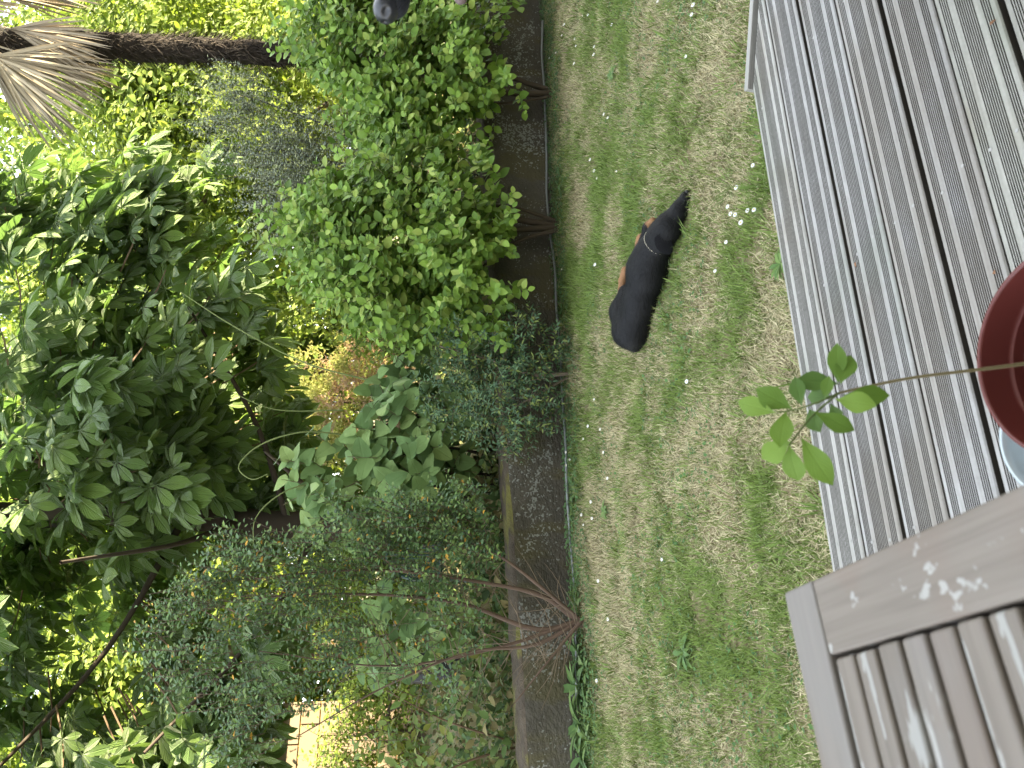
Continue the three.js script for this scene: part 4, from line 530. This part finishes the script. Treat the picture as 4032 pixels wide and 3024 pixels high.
{ // feathery conifer, half brown, half yellow-green
  const t = thing('conifer_bush', 'sunlit feathery conifer bush with brown patches and yellow-green tips', 'conifer', [4.35, 0.35, -12.6]);
  const l = []; for (let i = 0; i < 7; i++) { const g = leaf(0.5, 0.13, { seg: 2, fold: 0.3, curl: 0.1 }); g.rotateX(-0.5); g.rotateZ(i / 7 * 6.28); g.translate(0, 0, i * 0.1); l.push(g); } const sprig = merge(l);
  const mats = leafMats([[0.46, 0.32, 0.2], [0.4, 0.27, 0.17], [0.34, 0.37, 0.1], [0.44, 0.43, 0.15], [0.5, 0.37, 0.25]], { transmission: 0.3 });
  const b = bush({ seed: 361, blobs: [[4.4, 1.25, -12.6, 0.95, 0.95, 0.5], [5.1, 1.1, -12.5, 0.6, 0.75, 0.4], [3.8, 1.4, -12.6, 0.6, 0.85, 0.4], [4.0, 2.4, -12.8, 0.5, 0.5, 0.3], [4.9, 2.2, -12.8, 0.4, 0.5, 0.3]], shoots: 1500, len: 0.2, per: 5, size: 0.12, shell: 0.6, up: 0.8, spread: 0.7 });
  b.leaves.forEach((q) => { const e = q.m.elements, g = fbm3(e[12] * 3, e[13] * 3, e[14] * 3, 3) + (e[13] - 1.2) * 0.12 + Math.max(0, 3.9 - e[12]) * 0.15; q.c = g > 0.54 ? 2 + (b.r() * 2 | 0) : [0, 1, 4][(b.r() * 3) | 0]; });
  hang(t, sprig, mats, b.leaves, { singles: 200, name: 'sprig' }); part('trunk', tube([V(0, -0.1, 0), V(0, 1.4, 0)], [0.06, 0.02], 8, 3), twigMat, t);
}
{ // leafy climber behind the wall at its far left
  const t = thing('leafy_climber', 'loose climber with pale oval leaves behind the wall below the beige outbuilding', 'climber', [-0.5, 0.3, -5.9]);
  const b = bush({ seed: 371, blobs: [[-0.45, 0.9, -5.85, 0.4, 0.42, 0.22], [-0.75, 0.95, -5.8, 0.3, 0.28, 0.2], [0.0, 0.7, -5.9, 0.3, 0.25, 0.2], [-0.9, 0.6, -5.9, 0.3, 0.25, 0.2]], shoots: 62, len: 0.3, per: 7, size: 0.085, shell: 0.05, up: 0.6 });
  hang(t, smallLeaf, leafMats([[0.158, 0.247, 0.066], [0.211, 0.286, 0.077], [0.132, 0.208, 0.044], [0.264, 0.286, 0.066]], { transmission: 0.4 }), b.leaves); twigMesh(t, b.twigs, 0.003, 0.0015, mat([0.16, 0.1, 0.06]));
  stems(t, [[[[-0.5, 0.25, -5.9], [-0.6, 0.7, -5.85], [-0.8, 1.05, -5.8]], [0.01, 0.004]], [[[-0.48, 0.25, -5.9], [-0.3, 0.8, -5.85], [-0.1, 1.2, -5.85]], [0.009, 0.003]]], mat([0.16, 0.1, 0.06]));
}
{ // leaning bare-stemmed sapling by the wall at the right
  const t = thing('leaning_sapling', 'leaning sapling with thin bare stem by the wall beyond the evergreen shrubs', 'sapling', [5.72, 0, -5.0]);
  stems(t, [[[[5.72, -0.02, -5.0], [5.6, 0.3, -4.95], [5.42, 0.6, -4.92], [5.12, 1.0, -4.9]], [0.02, 0.006]], [[[5.73, -0.02, -5.02], [5.75, 0.5, -5.0], [5.85, 0.95, -5.0]], [0.012, 0.005]]], barkMat([0.2, 0.15, 0.11]));
  const b = bush({ seed: 381, blobs: [[5.78, 0.75, -4.98, 0.25, 0.4, 0.15], [5.95, 0.4, -4.95, 0.25, 0.3, 0.15]], shoots: 90, len: 0.15, per: 8, size: 0.055, shell: 0.05, up: 0.3 }); hang(t, smallLeaf, leafMats([[0.0924, 0.156, 0.066], [0.119, 0.195, 0.088], [0.172, 0.26, 0.066]], { transmission: 0.25 }), b.leaves); twigMesh(t, b.twigs, 0.002, 0.001, twigMat);
}
{ // rank grass and low leaves on the upper ground
  const r = rng(391), c = new THREE.Color(), lay = (name, label, g, N, size, lift, cols) => {
    const im = new THREE.InstancedMesh(g, leafMats([[1, 1, 1]], { transmission: 0.35 })[0], N);
    for (let i = 0; i < N; i++) { let x, z; do { z = -5.5 - 9 * Math.pow(r(), 1.5); x = -1.7 + r() * (3.6 - z * 0.85); } while (z < -6.6 && fbm3(x * 1.8, 4, z * 1.8, 2) < 0.38 + 0.2 * r()); const a = r() * 6.28, k = 0.5 + r(), q = cols[(r() * cols.length) | 0]; im.setMatrixAt(i, frame(V(x, 0.26 + 0.012 * clamp(x, -5, 8) + r() * lift, z), V(Math.cos(a), 0.3 + 1.1 * r(), Math.sin(a)), around(r).add(V(0, 0.9, 0.6)), size * (0.5 + r()))); im.setColorAt(i, c.setRGB(q[0] * k, q[1] * k, q[2] * k)); }
    im.name = name; tag(im, label, 'ground cover', null, 'stuff'); scene.add(im);
  };
  lay('rank_grass', 'rank uncut grass on the upper ground behind the wall', leaf(1, 0.09, { seg: 3, fold: 0.3, curl: 0.5, shape: (t) => Math.pow(1 - t, 0.7) }), 9000, 0.16, 0.0, [[0.12, 0.18, 0.045], [0.28, 0.25, 0.11], [0.16, 0.2, 0.06]]);
  lay('undergrowth', 'mixed leafy undergrowth on the upper ground behind the wall', leaf(1, 0.6, { seg: 3, fold: 0.25, curl: 0.25 }), 16000, 0.07, 0.28, [[0.1, 0.16, 0.045], [0.15, 0.19, 0.05], [0.07, 0.12, 0.04], [0.2, 0.17, 0.07]]);
}
// ---------------------------------------------------------------- things among the planting
{
  const h = thing('outbuilding', 'beige stone-faced outbuilding with dark eaves behind the shrubs', 'building', [-3.2, 0.3, -13.2], R(28));
  const joint = mat([0.2, 0.12, 0.03]), stone = [mat([0.17, 0.13, 0.085]), mat([0.19, 0.145, 0.096]), mat([0.155, 0.12, 0.08])], dark = mat([0.045, 0.045, 0.05]);
  part('wall', box(5.2, 2.05, 2.3, 0, 1.0, 0), joint, h); const r = rng(17);
  for (let j = 0; j < 7; j++) { let x = -2.6; while (x < 2.58) { const w = Math.min(0.5 + 0.5 * r(), 2.6 - x); part('stone', box(w - 0.02, 0.27, 0.03, x + w / 2, 0.14 + j * 0.29, 1.156, 0.006), stone[(r() * 3) | 0], h); x += w; } }
  part('gutter', box(5.5, 0.1, 0.12, 0, 2.1, 1.32, 0.02), dark, h); part('eaves', box(5.5, 0.16, 2.9, 0, 2.23, 0, 0.01), dark, h);
  const rs = new THREE.Shape(); rs.moveTo(-1.5, 0); rs.lineTo(1.5, 0); rs.lineTo(0, 0.8); const rg = new THREE.ExtrudeGeometry(rs, { depth: 5.5, bevelEnabled: false }); rg.rotateY(Math.PI / 2); rg.translate(-2.75, 2.32, 0); part('roof', rg, mat([0.12, 0.1, 0.09]), h);
}
{
  const c = thing('garden_chair', 'dark green plastic garden chair with slatted round back among the shrubs', 'chair', [0.98, 0.32, -6.85], R(-8)), m = mat([0.008, 0.035, 0.024], { roughness: 0.4 });
  part('seat', box(0.42, 0.03, 0.42, 0, 0.4, 0, 0.012), m, c);
  for (const x of [-0.19, 0.19]) for (const z of [-0.19, 0.19]) part('leg', tube([V(x, 0.4, z), V(x * 1.2, 0, z * 1.2)], [0.022, 0.018], 8, 2), m, c);
  const arc = (s, y0, y1) => { const p = []; for (let i = 0; i <= 14; i++) { const a = Math.PI * i / 14; p.push(V(-Math.cos(a) * 0.215, mix(y0, y1, Math.pow(Math.sin(a), 0.55)), -0.2 - 0.08 * Math.sin(a))); } return p; };
  part('back_frame', tube(arc(1, 0.4, 0.83), [0.02, 0.02], 8, 3), m, c);
  for (let i = 0; i < 13; i++) { const x = -0.18 + i * 0.03, y1 = 0.4 + 0.42 * Math.pow(Math.max(0.02, 1 - (x / 0.205) ** 2), 0.3); part('back_slat', tube([V(x, 0.4, -0.2), V(x, (0.4 + y1) / 2, -0.235), V(x, y1, -0.275)], [0.0095, 0.0095], 6, 3), m, c); }
  for (const x of [-0.215, 0.215]) part('arm', tube([V(x, 0.62, -0.24), V(x * 1.1, 0.63, 0), V(x * 1.1, 0.6, 0.2), V(x * 1.05, 0.4, 0.19)], [0.018, 0.018], 8, 4), m, c);
  const b = thing('compost_bin', 'black plastic compost bin on the upper ground behind the wall', 'bin', [0.05, 0.32, -7.9]), bm = mat([0.01, 0.01, 0.011], { roughness: 0.5 });
  const body = new THREE.CylinderGeometry(0.17, 0.22, 0.5, 4, 1); body.rotateY(0.9); body.translate(0, 0.25, 0); part('body', body, bm, b); const lid = new THREE.CylinderGeometry(0.06, 0.19, 0.06, 4); lid.rotateY(0.9); lid.translate(0, 0.535, 0); part('lid', lid, mat([0.03, 0.03, 0.032], { roughness: 0.5 }), b);
  const p = thing('rusty_post', 'rusty brown metal post standing behind the right-hand shrubs', 'post', [7.1, 0.34, -7.0]); part('shaft', box(0.07, 1.75, 0.05, 0, 0.875, 0, 0.006), mat([0.13, 0.055, 0.04], { roughness: 0.7, bumpMap: barkBump, bumpScale: 0.002 }), p); part('cap', box(0.082, 0.02, 0.062, 0, 1.761, 0, 0.004), mat([0.1, 0.05, 0.04]), p);
}
// ---------------------------------------------------------------- weeds and flowers of the lawn
{
  const r = rng(131), wl = leaf(1, 0.3, { seg: 4, fold: 0.3, curl: 0.4, shape: (t) => Math.sin(Math.PI * Math.pow(t, 1.3)) }), mats = leafMats([[0.132, 0.221, 0.055], [0.172, 0.26, 0.0715], [0.099, 0.182, 0.0495]], { transmission: 0.3 });
  const rosette = (x, z, n, L, label, up) => { const t = thing('rosette_weed', label, 'weed', [x, 0, z], 0, 'leafy weeds in the lawn'); for (let i = 0; i < n; i++) { const a = i * 2.4 + r(), m = part('leaf', wl, mats[(r() * 3) | 0], t); frame(V(0, 0.01, 0), V(Math.cos(a), up * (0.6 + 0.8 * r()), Math.sin(a)), V(0, 1, 0.01), L * (0.7 + 0.6 * r())).decompose(m.position, m.quaternion, m.scale); } };
  for (const [x, z, n, L, up] of [[-0.1, -5.08, 16, 0.17, 0.9], [-0.32, -5.1, 14, 0.18, 0.8], [0.1, -5.06, 12, 0.14, 0.7], [-0.5, -5.08, 12, 0.15, 0.8], [0.36, -5.0, 10, 0.12, 0.6], [0.75, -4.98, 10, 0.11, 0.5], [1.3, -4.96, 9, 0.1, 0.5], [-0.2, -4.95, 12, 0.1, 0.6], [0.0, -4.92, 10, 0.09, 0.6], [-0.4, -4.95, 12, 0.11, 0.7], [0.55, -5.02, 10, 0.1, 0.6], [1.05, -5.02, 10, 0.09, 0.6], [2.6, -4.95, 10, 0.09, 0.5], [2.85, -5.0, 9, 0.09, 0.5], [3.7, -5.02, 9, 0.08, 0.5]]) rosette(x, z, n, L, 'long-leaved weed tuft growing at the foot of the wall', up);
  for (const [x, z] of [[0.065, -3.45], [2.45, -4.15], [2.6, -3.1], [3.6, -3.7], [1.4, -2.25], [0.9, -4.4], [2.1, -2.1]]) rosette(x, z, 22, x === 0.065 ? 0.075 : 0.055, 'flat leafy weed rosette growing in the lawn', 0.45);
  // broad little leaves creeping in the grass and along the wall foot
  const cl = leaf(1, 0.75, { seg: 2, fold: 0.15, curl: 0.2 }), N = 13000, im = new THREE.InstancedMesh(cl, leafMats([[1, 1, 1]], { transmission: 0.25 })[0], N), c = new THREE.Color();
  for (let i = 0; i < N; i++) { let x, z; do { if (i < 7500) { x = -1 + r() * 7.2; z = -5.16 + 0.42 * Math.pow(r(), 1.3) * (0.6 + 0.6 * noise3(x * 3, 0, 4)); } else { x = -1 + r() * 7; z = -1.75 - r() * 3.3; } } while (!inView(x, z) || (i >= 7500 && fbm3(x * 2.3 + 9, 3, z * 2.3, 2) < 0.52)); const a = r() * 6.28, wallside = i < 7500; im.setMatrixAt(i, frame(V(x, lawnY(x, z) + (wallside ? r() * 0.05 : 0.004 + r() * 0.02), z), V(Math.cos(a), 0.2 + 0.5 * r(), Math.sin(a)), V(0, 1, 0.3 * (r() - 0.5)), (wallside ? 0.018 : 0.012) + 0.016 * r())); const k = 0.7 + 0.6 * r(); im.setColorAt(i, c.setRGB(0.075 * k, 0.15 * k, 0.045 * k)); }
  im.name = 'creeping_weeds'; tag(im, 'small broad weed leaves creeping through the lawn edge', 'weeds', null, 'stuff'); scene.add(im);
  // daisies
  const petals = []; for (let i = 0; i < 16; i++) { const g = leaf(0.0105, 0.0042, { seg: 2, fold: 0.1, curl: 0.15, z0: 0.0025, shape: (t) => 0.5 + 0.5 * Math.sin(Math.PI * Math.min(1, t * 0.8)) }); g.rotateY(i / 16 * 6.283); petals.push(g); }
  const pg = merge(petals), dg = new THREE.SphereGeometry(0.0042, 10, 6).scale(1, 0.6, 1), sg = tube([V(0, -0.05, 0), V(0.002, -0.02, 0.001), V(0, 0, 0)], [0.0008, 0.0008], 4, 2), white = mat([0.66, 0.66, 0.64]), yel = mat([0.75, 0.5, 0.03]), stm = mat([0.12, 0.18, 0.05]);
  const D = [[4.50, -4.11], [4.43, -4.03], [4.85, -4.54], [4.83, -4.63], [4.50, -4.33], [4.41, -4.31], [4.07, -3.96], [4.04, -4.00], [4.79, -4.78], [4.90, -4.96], [4.26, -4.33], [3.95, -3.64], [3.42, -2.95], [3.03, -2.60], [2.81, -2.71], [3.39, -3.84], [3.33, -3.80], [3.31, -4.21], [3.19, -4.17], [3.08, -4.10], [2.88, -3.75], [1.60, -4.36], [1.49, -4.57], [1.40, -4.35], [1.43, -4.66], [1.25, -4.34], [1.44, -5.03], [1.37, -4.97], [1.35, -5.05], [0.99, -4.57], [1.07, -4.27], [2.86, -4.96], [2.46, -4.17], [0.95, -4.78], [0.89, -4.59], [0.88, -4.76], [0.50, -4.52], [-0.06, -4.72], [0.16, -5.29], [-0.36, -5.07], [1.86, -2.57], [1.81, -2.55], [1.78, -2.51], [1.88, -2.46], [1.70, -2.35], [1.71, -2.46], [1.70, -2.60], [3.00, -2.63], [1.73, -2.40], [1.62, -2.71], [0.49, -3.52], [1.25, -3.10], [0.27, -4.38], [1.89, -2.32]];
  D.forEach(([x, z], i) => { const t = thing('daisy', 'white lawn daisy with yellow centre standing in the grass', 'daisy', [x, lawnY(x, z) + 0.03 + 0.012 * r(), z], r() * 6, 'daisies in the lawn'); t.rotation.x = 0.25 + 0.3 * r(); part('petals', pg, white, t); part('centre', dg, yel, t); part('stem', sg, stm, t); const s = 0.6 + 0.3 * r(); t.scale.setScalar(s); });
  const dn = thing('dandelion', 'single yellow dandelion flower in the lawn near the table', 'flower', [0.138, 0.045, -3.62]); const dp = []; for (let i = 0; i < 40; i++) { const g = leaf(0.014, 0.003, { seg: 1, fold: 0.1, curl: 0.1 }); g.rotateX(-0.9 * (i % 5) / 5); g.rotateY(i * 2.4); dp.push(g); } part('petals', merge(dp), mat([0.8, 0.62, 0.02]), dn); part('stem', sg, stm, dn);
}

{ // crumbs of dry leaf fallen on the boards
  const m = mat([0.2, 0.1, 0.05]), g = leaf(0.014, 0.009, { seg: 3, fold: 0.4, curl: 0.4 });
  [[1.22, -0.98, 0.4], [0.72, -1.12, 2.0], [0.96, -1.5, 4.0]].forEach(([x, z, a]) => { const l = new THREE.Mesh(g, m); l.name = numbered('dry_leaf'); l.position.set(x, 0.3075, z); l.rotation.y = a; tag(l, 'tiny curled brown leaf fallen on the deck boards', 'leaf', 'fallen leaves on the deck'); scene.add(l); });
}
scene.traverse((o) => { if (o.isMesh) { o.castShadow = true; o.receiveShadow = true; } });
renderer.render(scene, camera);
